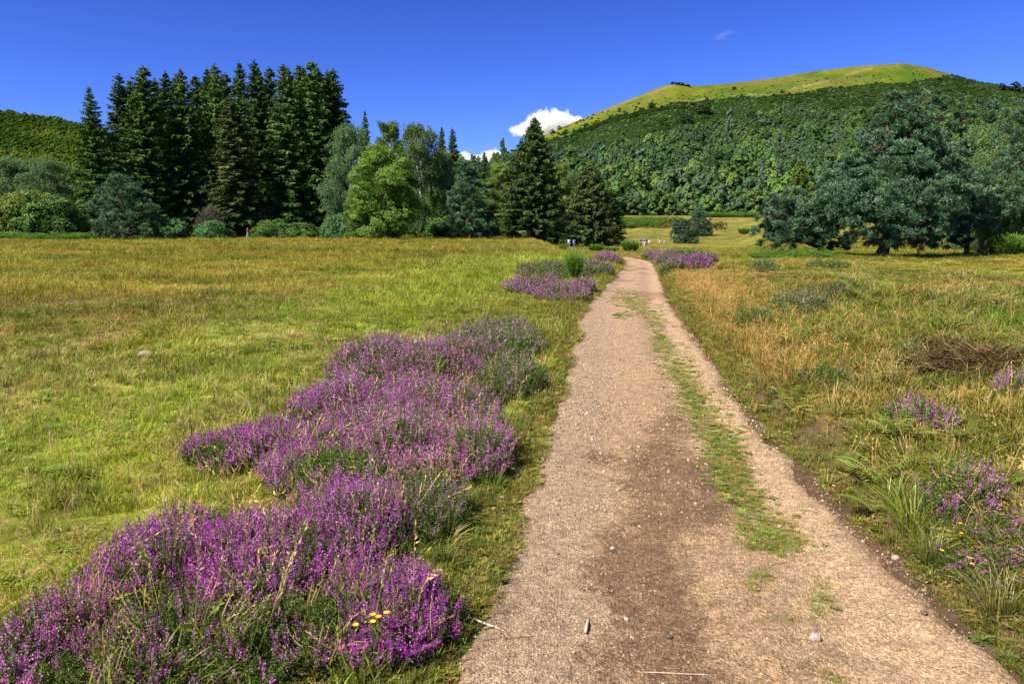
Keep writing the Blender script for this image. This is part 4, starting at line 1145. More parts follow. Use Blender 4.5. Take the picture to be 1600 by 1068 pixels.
def brush_heap(px, py, a, b, h, lab, seed, n=2600):
    g = np.random.default_rng(seed)
    X, Y, Z = ground_at(px, py)
    rho = np.sqrt(g.random(n)); th = g.uniform(0, 6.28, n)
    P = np.stack([rho * a * np.cos(th), rho * b * np.sin(th), h * (1 - rho ** 2) * g.random(n) ** .6 * (.5 + fbm(rho * np.cos(th) * 3, rho * np.sin(th) * 3, seed, 2))], 1)
    az = g.uniform(0, 6.28, n)
    D = np.stack([np.cos(az), np.sin(az), g.normal(.05, .35, n)], 1)
    Q = cards(P, D, g.uniform(.10, .32, n), g.uniform(.005, .012, n), g, None, .5)
    tag(link('brush_heap', quad_mesh('brush_heap', Q, g.random(n), M['dry_twig']), None, (X, Y, Z)), lab, 'brushwood')
brush_heap(1552, 575, .78, .6, .17, 'heap of dry brown cut brushwood on the bank at the right edge', 710, 5200)
brush_heap(1492, 545, .40, .3, .10, 'small spill of dry brown twigs left of the brushwood heap', 711, 1200)

def flower_plant(px, py, h, n, lab, seed, mat, name, cat, r=.012, spread=.06, lift=0):
    g = np.random.default_rng(seed)
    X, Y, Z = ground_at(px, py)
    root = empty(name, (X, Y, Z + lift)); tag(root, lab, cat)
    SQ = []; heads = []
    for k in range(n):
        e = np.array([g.normal(0, spread), g.normal(0, spread), h * g.uniform(.85, 1.1)])
        SQ.append(tube(np.array([[0, 0, 0], e * [.3, .3, .55], e]), [.0022, .0018, .0014], 5))
        np_ = 12
        a = np.linspace(0, 6.28, np_, endpoint=False)
        D = np.stack([np.cos(a), np.sin(a), np.full(np_, .35)], 1)
        heads.append(np.concatenate([cards(np.tile(e, (np_, 1)), D, r, r * .55, g, np.cross(D, [0, 0, 1.])), cards(np.tile(e, (8, 1)), sph(8, g) * [1, 1, .5] + [0, 0, .5], r * .5, r * .4, g)]))
    link('stem', quad_mesh('stem', np.concatenate(SQ), None, M['stem']), root)
    for q in heads: link('flower_head', quad_mesh('flower_head', q, None, mat), root)
flower_plant(583, 1040, .24, 5, 'yellow flowers standing in front of the near heather bed', 720, M['yellow'], 'yellow_wildflower', 'wildflower', .016)
flower_plant(1435, 800, .14, 2, 'yellow flowers between the tussock and the dark stemmed heather on the bank', 721, M['yellow'], 'yellow_wildflower', 'wildflower')
flower_plant(1486, 850, .12, 2, 'yellow flowers in front of the sprawling heather', 722, M['yellow'], 'yellow_wildflower', 'wildflower')
flower_plant(1505, 898, .10, 3, 'lowest yellow flowers on the right bank, near the soil lip', 723, M['yellow'], 'yellow_wildflower', 'wildflower')
flower_plant(455, 720, .36, 1, 'single violet flower rising from the dark base between the left heather lobes', 724, M['violet'], 'violet_wildflower', 'wildflower', .022, .02)
flower_plant(465, 632, .22, 1, 'single violet flower in the pale grass left of the long bed', 725, M['violet'], 'violet_wildflower', 'wildflower', .022, .02)
flower_plant(280, 690, .2, 2, 'pair of violet flowers left of the small purple heather lobe', 726, M['violet'], 'violet_wildflower', 'wildflower', .018, .05)

ST = plain_mat('grey_stone', (.34, .29, .25), .85, .35, 3); STD = plain_mat('dark_stone', (.10, .075, .06), .85, .35, 3); STP = plain_mat('pinkish_stone', (.42, .27, .20), .85, .3, 3)
for i, (px, py, r, mt, lab) in enumerate([
 (1271, 1002, .028, ST, 'grey rounded stone lying alone on the lower right of the path'),
 (1443, 963, .020, STD, 'dark flat stone on the right wheel track near the bottom'),
 (957, 855, .016, ST, 'small grey stone on the left half of the path'),
 (1218, 820, .014, STP, 'small pinkish stone beside the turf strip'),
 (978, 965, .013, ST, 'pale pebble near the pale stick in the path'),
 (1399, 873, .024, STP, 'reddish stone at the right rim of the path'),
 (1302, 762, .018, ST, 'pale stone at the right rim, left of the bracken'),
 (1045, 1000, .018, STD, 'dark clod in the damp earth near the bottom'),
 (1118, 515, .05, ST, 'whitish stone on the right verge beside the orange grass'),
 (1290, 527, .06, STP, 'pale rounded stone in the grass of the bank'),
 (785, 780, .02, ST, 'grey stone at the left rim of the path beside the heather')]):
    X, Y, Z = ground_at(px, py)
    Z = float(surf(np.array([X]), np.array([Y]))[0])
    o = link('stone', rock_mesh('stone', 800 + i, mt, .7), None, (X, Y, Z + r * .35)); o.scale = (r, r, r); o.rotation_euler = (.1, .2, i * 1.3)
    tag(o, lab, 'stone')
X, Y, Z = ground_at(230, 558)
o = link('rock', rock_mesh('rock', 830, plain_mat('lichen_rock', (.24, .19, .13), .9, .4, 4), .45), None, (X, Y, Z + .05)); o.scale = (.12, .12, .12)
tag(o, 'small brownish rock lying in the green of the left meadow', 'rock')
wood_m = bark_mat('bleached_wood', (.42, .32, .20), (.66, .56, .42), 12)
def stick(px0, py0, px1, py1, r, lab, side=6):
    x0, y0 = plane(px0, py0, .02); x1, y1 = plane(px1, py1, .02)
    k = np.linspace(0, 1, 7)[:, None]
    p = np.array([x0, y0, 0.]) * (1 - k) + np.array([x1, y1, 0.]) * k
    p[:, 2] = surf(p[:, 0], p[:, 1]) + r * 1.1; p[:, 2] = np.maximum(p[:, 2], np.linspace(p[0, 2], p[-1, 2], 7))
    c = p.mean(0); p = p - c
    p[:, 1] += np.sin(k[:, 0] * 6) * r * .6
    Q = tube(p, r * np.interp(k[:, 0], [0, .1, .8, 1], [.5, 1, .9, .3]), side)
    tag(link('stick', quad_mesh('stick', Q, None, wood_m), None, c), lab, 'stick')
stick(732, 960, 782, 980, .0055, 'long pale stick lying across the left rim of the path')
stick(915, 985, 919, 958, .009, 'short pale stick lying lengthwise in the damp earth')
stick(1330, 972, 1400, 945, .0022, 'thin straw lying on the right wheel track')
stick(1000, 1042, 1110, 1052, .002, 'long thin straw on the dark earth at the bottom')

# ------------------------------------------------------------------ hills
SIL = np.array([(-900, 330), (300, 330), (560, 300), (640, 274), (690, 264), (723, 259), (755, 268), (778, 260), (800, 246), (830, 224), (860, 213), (900, 195), (950, 175), (1000, 155), (1030, 144), (1050, 141), (1078, 145), (1120, 142), (1180, 135), (1250, 124), (1320, 116), (1385, 112), (1420, 117), (1460, 128), (1500, 138), (1560, 147), (1640, 158), (1750, 185), (1900, 230), (2200, 300), (2600, 330)], float)
GRL = np.array([(560, 300), (700, 276), (800, 252), (840, 230), (870, 218), (900, 207), (950, 194), (1000, 183), (1040, 174), (1100, 166), (1200, 157), (1250, 149), (1320, 142), (1400, 139), (1440, 134), (1462, 128), (1600, 140), (1900, 210)], float)
FOR = np.array([(560, 272), (700, 268), (800, 250), (830, 250), (870, 243), (950, 246), (1000, 233), (1050, 216), (1100, 205), (1150, 198), (1200, 190), (1250, 186), (1300, 185), (1400, 180), (1500, 172), (1600, 166), (1900, 230)], float)
def hill_Y(px, py):
    """distance of the hillside for a column and height in the photo (survey)"""
    e = (358 - py) / F; er = (358 - np.interp(px, SIL[:, 0], SIL[:, 1])) / F; eb = (358 - 337) / F
    s = np.clip((e - eb) / np.maximum(er - eb, .004), -.3, 1.3)
    return 350 + (1080 - 350) * s, s
def hill_z(px, Y):
    er = (358 - np.interp(px, SIL[:, 0], SIL[:, 1])) / F; eb = (358 - 337) / F
    s = (Y - 350) / (1080 - 350)
    e = eb + np.maximum(er - eb, .004) * np.minimum(s, 1)
    zr = H0 + er * 1080
    return np.where(s <= 1, H0 + e * Y, zr - (Y - 1080) * .42 - (Y - 1080) ** 2 * .0002)
def hill_noise(X, Y):
    s = ss(360, 520, Y) * ss(1080, 1000, Y)
    return s * ((fbm(X * .012, Y * .012, 501, 4) - .5) * 10 + (fbm(X * .06, Y * .06, 503, 3) - .5) * 2)
def make_hill():
    px = np.concatenate([np.linspace(-900, 540, 30), np.linspace(560, 1700, 380), np.linspace(1720, 2600, 30)])
    Y = np.concatenate([np.linspace(330, 1080, 260), np.linspace(1090, 1900, 30)])
    PX, YY = np.meshgrid(px, Y)
    X = (PX - 800) / F * np.minimum(YY, 1500) + 0
    Z = hill_z(PX, YY) + hill_noise(X, YY)
    Z = np.maximum(Z, -3)
    py = 358 - (hill_z(PX, YY) - H0) / YY * F
    gl = np.interp(PX, GRL[:, 0], GRL[:, 1]); fl = np.interp(PX, FOR[:, 0], FOR[:, 1])
    n = fbm(X * .03, YY * .03, 511, 4); n2 = fbm(X * .012, YY * .05, 513, 4)
    grass_c = mix((.062, .102, .005), (.115, .134, .006), ss(.35, .65, n))
    grass_c = mix(grass_c, (.14, .100, .03), .4 * ss(.50, .64, n2))
    line = np.interp(PX, [1000, 1080, 1150, 1200, 1260, 1330, 1360], [175, 166, 160, 150, 139, 121, 117])
    grass_c = mix(grass_c, (.28, .20, .11), .5 * np.exp(-((py - line) / 1.3) ** 2) * (PX > 1040) * (PX < 1340) * (n > .42))
    rim = np.interp(PX, [930, 980, 1040], [186, 165, 145])
    grass_c = mix(grass_c, (.24, .14, .07), .6 * np.exp(-((py - rim) / 2.0) ** 2) * (PX > 935) * (PX < 1045))
    shrub = mix((.035, .075, .018), (.060, .105, .026), n)
    forest = mix((.030, .055, .016), (.05, .08, .02), n)
    C = mix(grass_c, shrub, ss(-2.5, 2.5, py - gl + (n - .5) * 6))
    C = mix(C, forest, ss(-4, 4, py - fl + (n - .5) * 10))
    m = attr_ground_mat('hillside_growth', [.08, .35, 1.2], 1.2, lo=.7, hi=1.3)
    return tag(link('hill', grid_mesh('hill', X, YY, Z, C, m)), kind='structure')
hill = make_hill()
def on_hill(px, py):
    Y, s = hill_Y(px, py)
    X = (px - 800) / F * Y
    return X, Y, hill_z(px, Y) + hill_noise(X, Y)

def far_crown(seed, conic=False):
    g = np.random.default_rng(seed); Q = []; T = []
    nl = 14
    for i in range(nl):
        t = (i + .5) / nl
        pr = (.5 * (1 - t) ** .8 + .06) if conic else .52 * math.sin(math.pi * min(1, .22 + .75 * t)) ** .6
        a = i * 2.4 + g.normal(0, .3); rr = pr * g.uniform(.3, .95)
        c = np.array([rr * math.cos(a), rr * math.sin(a), .05 + .80 * t * (1.5 if conic else 1)]); r = .20 * g.uniform(.6, 1.35) * (1 - .3 * t)
        n = 60
        u = sph(n, g); u[:, 2] = np.abs(u[:, 2]) * .9 + .05 * u[:, 2]; u = nrm(u)
        B = c + u * r * g.uniform(.65, 1.05, n)[:, None]
        D = g.normal(size=(n, 3)); D = nrm(D - u * (D * u).sum(-1, keepdims=True)) + g.normal(0, .22, (n, 3)); S = np.cross(D, u) + g.normal(0, .25, (n, 3))
        Q.append(cards(B - nrm(D) * .06, D, g.uniform(.07, .15, n), g.uniform(.06, .11, n), g, S)); T.append(np.clip(g.normal(.5, .14) + g.normal(0, .18, n), 0, 1))
    return quad_mesh('far_crown', np.concatenate(Q), np.concatenate(T), M['hforest'])
FC = [far_crown(900 + i, i == 5) for i in range(6)] + [far_crown(910 + i) for i in range(4)]
def make_forest():
    g = np.random.default_rng(33)
    # woodland on the lower slope
    n = 68000
    px = g.uniform(600, 1640, n)
    Y = np.sqrt(g.uniform(350 ** 2, 1075 ** 2, n))
    X = (px - 800) / F * Y
    py = 358 - (hill_z(px, Y) - H0) / Y * F
    fl = np.interp(px, FOR[:, 0], FOR[:, 1]); gl = np.interp(px, GRL[:, 0], GRL[:, 1])
    nn = fbm(X * .02, Y * .02, 521, 3)
    infor = py > fl + (nn - .5) * 16
    patch = fbm(X * .016, Y * .016, 523, 4)
    dens = np.where(infor, .85, 0)
    k = g.random(n) < dens
    X, Y, px, patch, py = X[k], Y[k], px[k], patch[k], py[k]; n = len(X)
    pal = np.array([(.040, .075, .022), (.055, .098, .028), (.075, .115, .045), (.080, .130, .026), (.060, .095, .050), (.10, .15, .03), (.035, .062, .022)])
    kind = np.clip((patch * 9 - 1.2 + g.normal(0, 1.1, n)).astype(int), 0, 6)
    kind = np.array([0, 4, 1, 2, 3, 5, 6])[kind]
    C = pal[kind] * np.exp(g.normal(.16, .15, (n, 1))) * np.array([.95, 1, 1.2]) * (1 + g.normal(0, .06, (n, 3)))  # tint shifted to blue, standing in for haze over the distant wood
    C = C * (.78 + .34 * ss(.3, .7, fbm(X * .011, Y * .011, 527, 3)))[:, None]
    w = np.exp(g.normal(math.log(5.3), .42, n)) * np.interp(py, [200, 260, 330], [.75, 1, 1.1]); h = w * g.uniform(.6, 1.25, n)
    idx = g.choice([0, 1, 2, 3, 4, 6, 7, 8, 9], n); con = g.random(n) < .05; idx[con] = 5; h[con] *= 1.3; w[con] *= .7
    Z = hill_z(px, Y) + hill_noise(X, Y) - .8
    rot = np.stack([np.zeros(n), np.zeros(n), g.uniform(0, 6.28, n)], 1)
    o1 = scatter('hillside_forest', np.stack([X, Y, Z], 1), rot, np.stack([w, w, h], 1), C, idx, FC)
    # low scrub between woodland and grass
    n = 90000
    px = g.uniform(780, 1640, n); Y = np.sqrt(g.uniform(560 ** 2, 1085 ** 2, n)); X = (px - 800) / F * Y
    py = 358 - (hill_z(px, Y) - H0) / Y * F
    fl = np.interp(px, FOR[:, 0], FOR[:, 1]); gl = np.interp(px, GRL[:, 0], GRL[:, 1])
    nn = fbm(X * .03, Y * .03, 531, 3)
    k = (py < fl + 6) & ((py > gl + (nn - .5) * 12) | ((py > gl - 14) & (g.random(n) < .035))) & (g.random(n) < .75)
    # a dark hedge line along the left end of the grass
    X, Y, px, py, gl = X[k], Y[k], px[k], py[k], gl[k]; n = len(X)
    pp = fbm(X * .02, Y * .02, 533, 3)
    C = mix((.038, .080, .019), (.068, .116, .030), ss(.35, .65, pp)) * g.uniform(.8, 1.2, (n, 1))
    w = g.uniform(1.5, 3.2, n) * (1 + 1.4 * (g.random(n) < .02)); h = w * g.uniform(.4, .65, n)
    hd = (py < gl + 6) & (px < 1030) & (g.random(n) < .8); w[hd] *= 1.5; h[hd] *= 2.0; C[hd] *= .7
    Z = hill_z(px, Y) + hill_noise(X, Y) - .3
    o2 = scatter('hillside_scrub', np.stack([X, Y, Z], 1), np.stack([np.zeros(n), np.zeros(n), g.uniform(0, 6.28, n)], 1), np.stack([w, w, h], 1), C, g.integers(0, 5, n), FC)
    return o1, o2
make_forest()

def far_leaf_mat(name, c):
    return leaf_mat(name, [(0, tuple(v * .55 for v in c)), (.5, c), (1, tuple(v * 1.4 for v in c))], .2, .12, gloss=0)
FMAT = [far_leaf_mat('far_dark_leaves', (.026, .048, .018)), far_leaf_mat('far_mid_leaves', (.06, .11, .03)), far_leaf_mat('far_bright_leaves', (.10, .16, .035)), far_leaf_mat('far_grey_leaves', (.066, .115, .05))]
def hill_tree(px, py, wpx, hpx, mi, lab, seed, name='hillside_tree', cat='tree', group=None):
    X, Y, Z = [float(v) for v in on_hill(px, py)]
    src = FC[seed % 5]
    me = src.copy(); me.materials.clear(); me.materials.append(FMAT[mi])
    s = wpx * Y / F
    root = empty(name, (X, Y, Z - .3), seed * 1.1, (s, s, hpx * Y / F))
    tag(root, lab, cat, group); link('crown', me, root)
    link('trunk', quad_mesh('trunk', tube(np.array([[0, 0, -.05], [0, 0, .3], [.02, 0, .7]]), [.03, .025, .01], 6), None, M['bark_dark']), root)
for i, (px, py, w, h, mi, lab) in enumerate([
 (1091, 189, 30, 15, 0, 'dark rounded tree on the upper hillside, right one of two'),
 (1062, 202, 24, 15, 0, 'dark rounded tree on the upper hillside, left and lower of two'),
 (1043, 142, 12, 4, 0, 'dark bush at the left end of the hedge on the crater rim'),
 (1053, 143, 14, 4, 0, 'dark bush in the middle of the hedge on the crater rim'),
 (1064, 145, 12, 3, 0, 'dark bush at the right end of the hedge on the crater rim'),
 (1210, 182, 10, 8, 0, 'small dark tree alone in the scrub right of the middle of the hill'),
 (1157, 193, 12, 14, 3, 'pale grey tree in the scrub below the grass slope'),
 (1207, 153, 7, 6, 0, 'small dark bush on the edge between grass slope and scrub'),
 (1011, 180, 10, 9, 0, 'dark bush at the right end of the hedge line on the left slope'),
 (1538, 151, 14, 11, 0, 'dark tree on the right shoulder ridge, leftmost of the row'),
 (1558, 153, 22, 15, 0, 'larger dark tree on the right shoulder ridge, middle of the row'),
 (1578, 155, 20, 13, 0, 'dark tree on the right shoulder ridge, next to the right edge'),
 (800, 245, 16, 14, 0, 'dark tree on the lower left ridge beside the lone spruce'),
 (815, 239, 18, 14, 0, 'dark tree on the ridge just left of the lone spruce tip'),
 (862, 215, 9, 8, 0, 'dark small tree on the left ridge against the cloud'),
 (872, 209, 8, 7, 0, 'dark bush on the left ridge, upper one against the cloud'),
 (985, 333, 42, 38, 3, 'grey green tree at the foot of the hill, left behind the small pines'),
 (1018, 336, 44, 42, 1, 'mid green tree at the foot of the hill behind the bracken strip'),
 (1060, 330, 46, 40, 3, 'grey green broad tree at the foot of the hill behind the small pines'),
 (1045, 318, 40, 36, 1, 'mid green tree up behind the grey green broad tree'),
 (1098, 326, 40, 30, 2, 'bright green tree at the foot of the hill, right of the small pines'),
 (1135, 328, 44, 34, 1, 'mid green tree at the foot of the hill in the gap'),
 (1172, 326, 46, 38, 3, 'grey green tree at the foot of the hill left of the yellow green spruce'),
 (985, 262, 34, 32, 0, 'dark rounded tree in the woodland on the left lower slope'),
 (1010, 288, 44, 34, 0, 'wide dark tree in the lower woodland above the field gap'),
 (1120, 280, 46, 36, 0, 'big dark tree in the middle of the lower woodland'),
 (1080, 262, 36, 32, 1, 'rounded mid green tree in the middle of the woodland'),
 (1165, 300, 40, 34, 2, 'yellowish green tree low in the woodland at right')]):
    hill_tree(px, py, w, h, mi, lab, i)

# the wooded hill on the left
def lhill_z(px, Y):
    sil = np.interp(px, [-900, -400, -200, 0, 60, 110, 160, 250, 350, 450, 700], [330, 220, 168, 182, 189, 196, 210, 245, 290, 335, 352])
    er = (358 - sil) / F; eb = 14 / F
    s = (Y - 185) / (520 - 185)
    e = eb + (er - eb) * np.clip(s, -.3, 1)
    return np.where(s <= 1, H0 + e * Y, H0 + er * 520 - (Y - 520) * .35)
def make_left_hill():
    px = np.linspace(-900, 700, 160); Y = np.concatenate([np.linspace(180, 520, 90), np.linspace(530, 900, 20)])
    PX, YY = np.meshgrid(px, Y); X = (PX - 800) / F * YY
    Z = np.maximum(lhill_z(PX, YY), -3) + (fbm(X * .03, YY * .03, 541, 3) - .5) * 3 * ss(190, 260, YY)
    n = fbm(X * .04, YY * .04, 543, 4)
    C = mix((.05, .085, .016), (.09, .13, .022), n)
    tag(link('wooded_hill', grid_mesh('wooded_hill', X, YY, Z, C, bpy.data.materials['hillside_growth'])), kind='structure')
    g = np.random.default_rng(44)
    n = 14000
    px = g.uniform(-140, 420, n); Y = np.sqrt(g.uniform(190 ** 2, 525 ** 2, n)); X = (px - 800) / F * Y
    pp = fbm(X * .03, Y * .03, 551, 3)
    C = mix((.060, .108, .016), (.130, .178, .024), ss(.35, .65, pp)) * g.uniform(.8, 1.2, (n, 1))
    w = g.uniform(3.0, 6.2, n); h = w * g.uniform(.5, .9, n)
    Z = np.maximum(lhill_z(px, Y), -3) + (fbm(X * .03, Y * .03, 541, 3) - .5) * 3 * ss(190, 260, Y) - .5
    return scatter('wooded_hill_forest', np.stack([X, Y, Z], 1), np.stack([np.zeros(n), np.zeros(n), g.uniform(0, 6.28, n)], 1), np.stack([w, w, h], 1), C, g.integers(0, 5, n), FC)
make_left_hill()

# ------------------------------------------------------------------ people
SKIN = plain_mat('skin', (.45, .27, .19), .6, .1); 
def skin_mesh(verts, edges, radii, root=0, sub=1):
    me = bpy.data.meshes.new('tmp'); me.from_pydata(verts, edges, []); o = bpy.data.objects.new('tmp', me); COL.objects.link(o)
    md = o.modifiers.new('s', 'SKIN')
    for i, r in enumerate(radii):
        me.skin_vertices[0].data[i].radius = (r, r) if not isinstance(r, tuple) else r
        me.skin_vertices[0].data[i].use_root = (i == root)
    s = o.modifiers.new('d', 'SUBSURF'); s.levels = sub; s.render_levels = sub
    bpy.context.view_layer.update()
    dg = bpy.context.evaluated_depsgraph_get()
    out = bpy.data.meshes.new_from_object(o.evaluated_get(dg))
    bpy.data.objects.remove(o); bpy.data.meshes.remove(me)
    for p in out.polygons: p.use_smooth = True
    return out
def person_meshes(pose='stand', stride=.16):
    if pose == 'sit':
        hip = .14; kneeL = (-.12, .40, .42); kneeR = (.12, .38, .44); ankL = (-.12, .55, .08); ankR = (.12, .62, .08); z = hip
    else:
        hip = .92; kneeL = (-.10, stride * .75, .50); kneeR = (.10, -stride * .2, .49); ankL = (-.10, stride * .9, .08); ankR = (.10, -stride * 1.3, .10); z = hip
    V = [(0, 0, z), (0, .01, z + .22), (0, 0, z + .42), (0, 0, z + .54), (0, .015, z + .60), (0, .03, z + .70), (0, .02, z + .79)]
    E = [(0, 1), (1, 2), (2, 3), (3, 4), (4, 5), (5, 6)]; Rr = [(.15, .11), (.13, .10), (.17, .11), (.07, .07), (.055, .055), (.085, .10), (.06, .07)]
    i = len(V); V += [(0, .125, z + .675)]; E += [(5, i)]; Rr += [.016]                       # nose
    for sx in (-1, 1):
        i = len(V); V += [(sx * .085, .02, z + .69)]; E += [(5, i)]; Rr += [.016]            # ears
    for sx, sw in ((-1, -1), (1, 1)):
        i = len(V)
        V += [(sx * .19, 0, z + .47), (sx * .235, -.02 + sw * .04, z + .20), (sx * .245, .08 + sw * .10, z - .03), (sx * .245, .10 + sw * .12, z - .11)]
        E += [(2, i), (i, i + 1), (i + 1, i + 2), (i + 2, i + 3)]; Rr += [.055, .043, .028, (.036, .018)]
        p = V[-1]
        for k in range(4):                                                                   # fingers
            j = len(V); V += [(p[0] + (k - 1.5) * .006, p[1] + (k - 1.5) * .019, p[2] - .05), (p[0] - sx * .012, p[1] + (k - 1.5) * .019 + .008, p[2] - .085 - (.012 if k in (1, 2) else 0))]
            E += [(i + 3, j), (j, j + 1)]; Rr += [.009, .007]
        j = len(V); V += [(p[0] - sx * .01, p[1] + .045, p[2] - .01), (p[0] - sx * .012, p[1] + .055, p[2] - .045)]; E += [(i + 3, j), (j, j + 1)]; Rr += [.010, .008]
    for sx, kn, an in ((-1, kneeL, ankL), (1, kneeR, ankR)):
        i = len(V); V += [(sx * .09, 0, z - .06 if pose != 'sit' else z), kn, an, (an[0] + sx * .01, an[1] + .14, max(.03, an[2] - .05))]
        E += [(0, i), (i, i + 1), (i + 1, i + 2), (i + 2, i + 3)]; Rr += [.085, .058, .040, (.045, .03)]
    body = skin_mesh(V, E, Rr)
    sV = [V[0], V[1], V[2], (0, 0, z + .50)]; sE = [(0, 1), (1, 2), (2, 3)]; sR = [(.165, .125), (.148, .118), (.188, .13), (.09, .09)]
    a0 = 10
    for a in (a0, a0 + 14):
        i = len(sV); sV += [V[a], V[a + 1]]; sE += [(2, i), (i, i + 1)]; sR += [.072, .060]
    shirt = skin_mesh(sV, sE, sR)
    b0 = a0 + 28
    tV = [(0, 0, z + .06), V[0]]; tE = [(0, 1)]; tR = [(.15, .12), (.165, .125)]
    for b in (b0, b0 + 4):
        i = len(tV); k, a = V[b + 1], V[b + 2]
        tV += [V[b], k, tuple(k[j] * .15 + a[j] * .85 for j in range(3))]; tE += [(1, i), (i, i + 1), (i + 1, i + 2)]; tR += [.100, .075, .058]
    trousers = skin_mesh(tV, tE, tR, 1)
    hV = [(0, -.02, z + .70), (0, -.01, z + .785), (0, -.06, z + .66)]; hair = skin_mesh(hV, [(0, 1), (0, 2)], [(.098, .095), (.075, .085), (.075, .05)])
    sh = []
    for b in (b0, b0 + 4):
        a, t = V[b + 2], V[b + 3]
        sh.append(skin_mesh([(a[0], a[1] - .04, max(.04, a[2] - .04)), (a[0], a[1] + .06, max(.04, a[2] - .045)), (t[0], t[1] + .04, max(.035, t[2]))], [(0, 1), (1, 2)], [.055, .058, .045]))
    return dict(body=body, shirt=shirt, trousers=trousers, hair=hair, shoe=sh)
PST = person_meshes('stand'); PSI = person_meshes('sit')
_cm = {}
def cmat(c):
    if c not in _cm: _cm[c] = plain_mat('cloth', c, .9, .12, 12)
    return _cm[c]
def person(px, py, Y, rz, shirt, trousers, hair, lab, s=1.0, ms=None, group=None, pack=None):
    X, Y, _ = [float(v) for v in at(px, py, Y)]
    Z = float(terrain(X, Y))
    root = empty('person', (X, Y, Z), rz, (s, s, s)); tag(root, lab, 'person', group)
    ms = ms or PST
    def put(n, me, c):
        m2 = me.copy(); m2.materials.clear(); m2.materials.append(c); link(n, m2, root)
    put('body', ms['body'], SKIN); put('shirt', ms['shirt'], cmat(shirt)); put('trousers', ms['trousers'], cmat(trousers)); put('hair', ms['hair'], cmat(hair))
    for q in ms['shoe']: put('shoe', q, cmat((.05, .04, .04)))
    if pack:
        put('backpack', skin_mesh([(0, -.20, 1.10), (0, -.22, 1.28), (0, -.20, 1.42)], [(0, 1), (1, 2)], [(.13, .08), (.15, .10), (.11, .07)]), cmat(pack))
DK, BRN = (.02, .015, .012), (.09, .045, .02)
person(388, 372, 118, 1.2, (.62, .03, .05), (.55, .45, .45), DK, 'person in red shirt walking along the foot of the tall wood', 1.12)
person(889, 384, 140, 2.9, (.40, .60, .66), (.12, .20, .35), BRN, 'person in pale blue top walking away, left one of the pair near the olive spruce', 1.0)
person(897, 384, 139, 3.2, (.18, .26, .62), (.13, .18, .36), BRN, 'person in blue top walking away, right one of the pair near the olive spruce', 1.0)
person(1001.5, 385, 146, 3.1, (.07, .03, .09), (.05, .03, .07), DK, 'person in dark purple clothes at the left of the walking group', 1.0)
person(1006, 385, 149, 3.0, (.10, .13, .34), (.45, .48, .58), BRN, 'person in navy jacket and pale trousers in the middle of the walking group', 1.02)
person(1010, 385, 146, 3.3, (.03, .04, .12), (.03, .035, .08), DK, 'person in dark navy clothes at the right of the walking group', 1.02, pack=(.05, .06, .2))
person(1014, 383, 151, 2.8, (.75, .66, .60), (.40, .12, .10), DK, 'person in pale top and reddish shorts just right of the dark walking group', .9)
person(1030, 379, 178, 3.0, (.22, .08, .12), (.60, .50, .50), DK, 'person standing alone between the walking group and the small pine', 1.0)
person(1039, 378, 180, 2.6, (.20, .20, .34), (.45, .30, .30), DK, 'person sitting on the grass near the small pine', 1.0, PSI)

# ------------------------------------------------------------------ clouds
def cloud(name, px, py, Y, blobs, dens, lab, seed):
    import bmesh
    X, Y, Z = [float(v) for v in at(px, py, Y)]
    k = Y / F
    bm = bmesh.new()
    xs = [b[0] for b in blobs]; 
    x0 = min(b[0] - b[2] for b in blobs) - 6; x1 = max(b[0] + b[2] for b in blobs) + 6; y0 = min(b[1] - b[3] for b in blobs) - 5; y1 = max(b[1] + b[3] for b in blobs) + 5
    d = max(b[2] for b in blobs) * 1.3
    bmesh.ops.create_icosphere(bm, subdivisions=3, radius=1)
    for v in bm.verts: v.co = Vector((((x0 + x1) / 2 - px + v.co.x * (x1 - x0) * .66) * k, v.co.y * d * k * 1.2, (-((y0 + y1) / 2 - py) + v.co.z * (y1 - y0) * .72) * k))
    me = bpy.data.meshes.new(name); bm.to_mesh(me); bm.free()
    m, nt, nd, lk = new_mat('cloud_vapour_%d' % seed)
    g = N(nt, 'ShaderNodeTexCoord').outputs['Object']
    tot = None
    n1 = noise(nt, 1 / (13 * k), 5, .6, g)
    for (bx, by, rx, rz) in blobs:
        mp = N(nt, 'ShaderNodeMapping'); lk.new(g, mp.inputs[0])
        mp.vector_type = 'TEXTURE'
        mp.inputs['Location'].default_value = ((bx - px) * k, 0, -(by - py) * k); mp.inputs['Scale'].default_value = (rx * k, rx * k, rz * k)
        ln = N(nt, 'ShaderNodeVectorMath', operation='LENGTH'); lk.new(mp.outputs[0], ln.inputs[0])
        s = N(nt, 'ShaderNodeMath', operation='SUBTRACT'); s.inputs[0].default_value = 1; lk.new(ln.outputs['Value'], s.inputs[1])
        if tot is None: tot = s.outputs[0]
        else:
            mm = N(nt, 'ShaderNodeMath', operation='SMOOTH_MAX'); mm.inputs[2].default_value = .15
            lk.new(tot, mm.inputs[0]); lk.new(s.outputs[0], mm.inputs[1]); tot = mm.outputs[0]
    a = N(nt, 'ShaderNodeMath', operation='ADD'); lk.new(tot, a.inputs[0]); lk.new(mapr(nt, n1.outputs['Fac'], .2, .8, -.65, .45), a.inputs[1])
    de = mapr(nt, a.outputs[0], .0, .35, 0, dens)
    v = N(nt, 'ShaderNodeVolumePrincipled'); v.inputs['Color'].default_value = (1, 1, 1, 1); v.inputs['Anisotropy'].default_value = .3
    lk.new(de, v.inputs['Density'])
    lk.new(v.outputs[0], N(nt, 'ShaderNodeOutputMaterial').inputs['Volume'])
    try: m.cycles.volume_step_rate = .35
    except Exception: pass
    me.materials.append(m)
    o = link(name, me, None, (X, Y, Z)); return tag(o, lab, 'cloud')
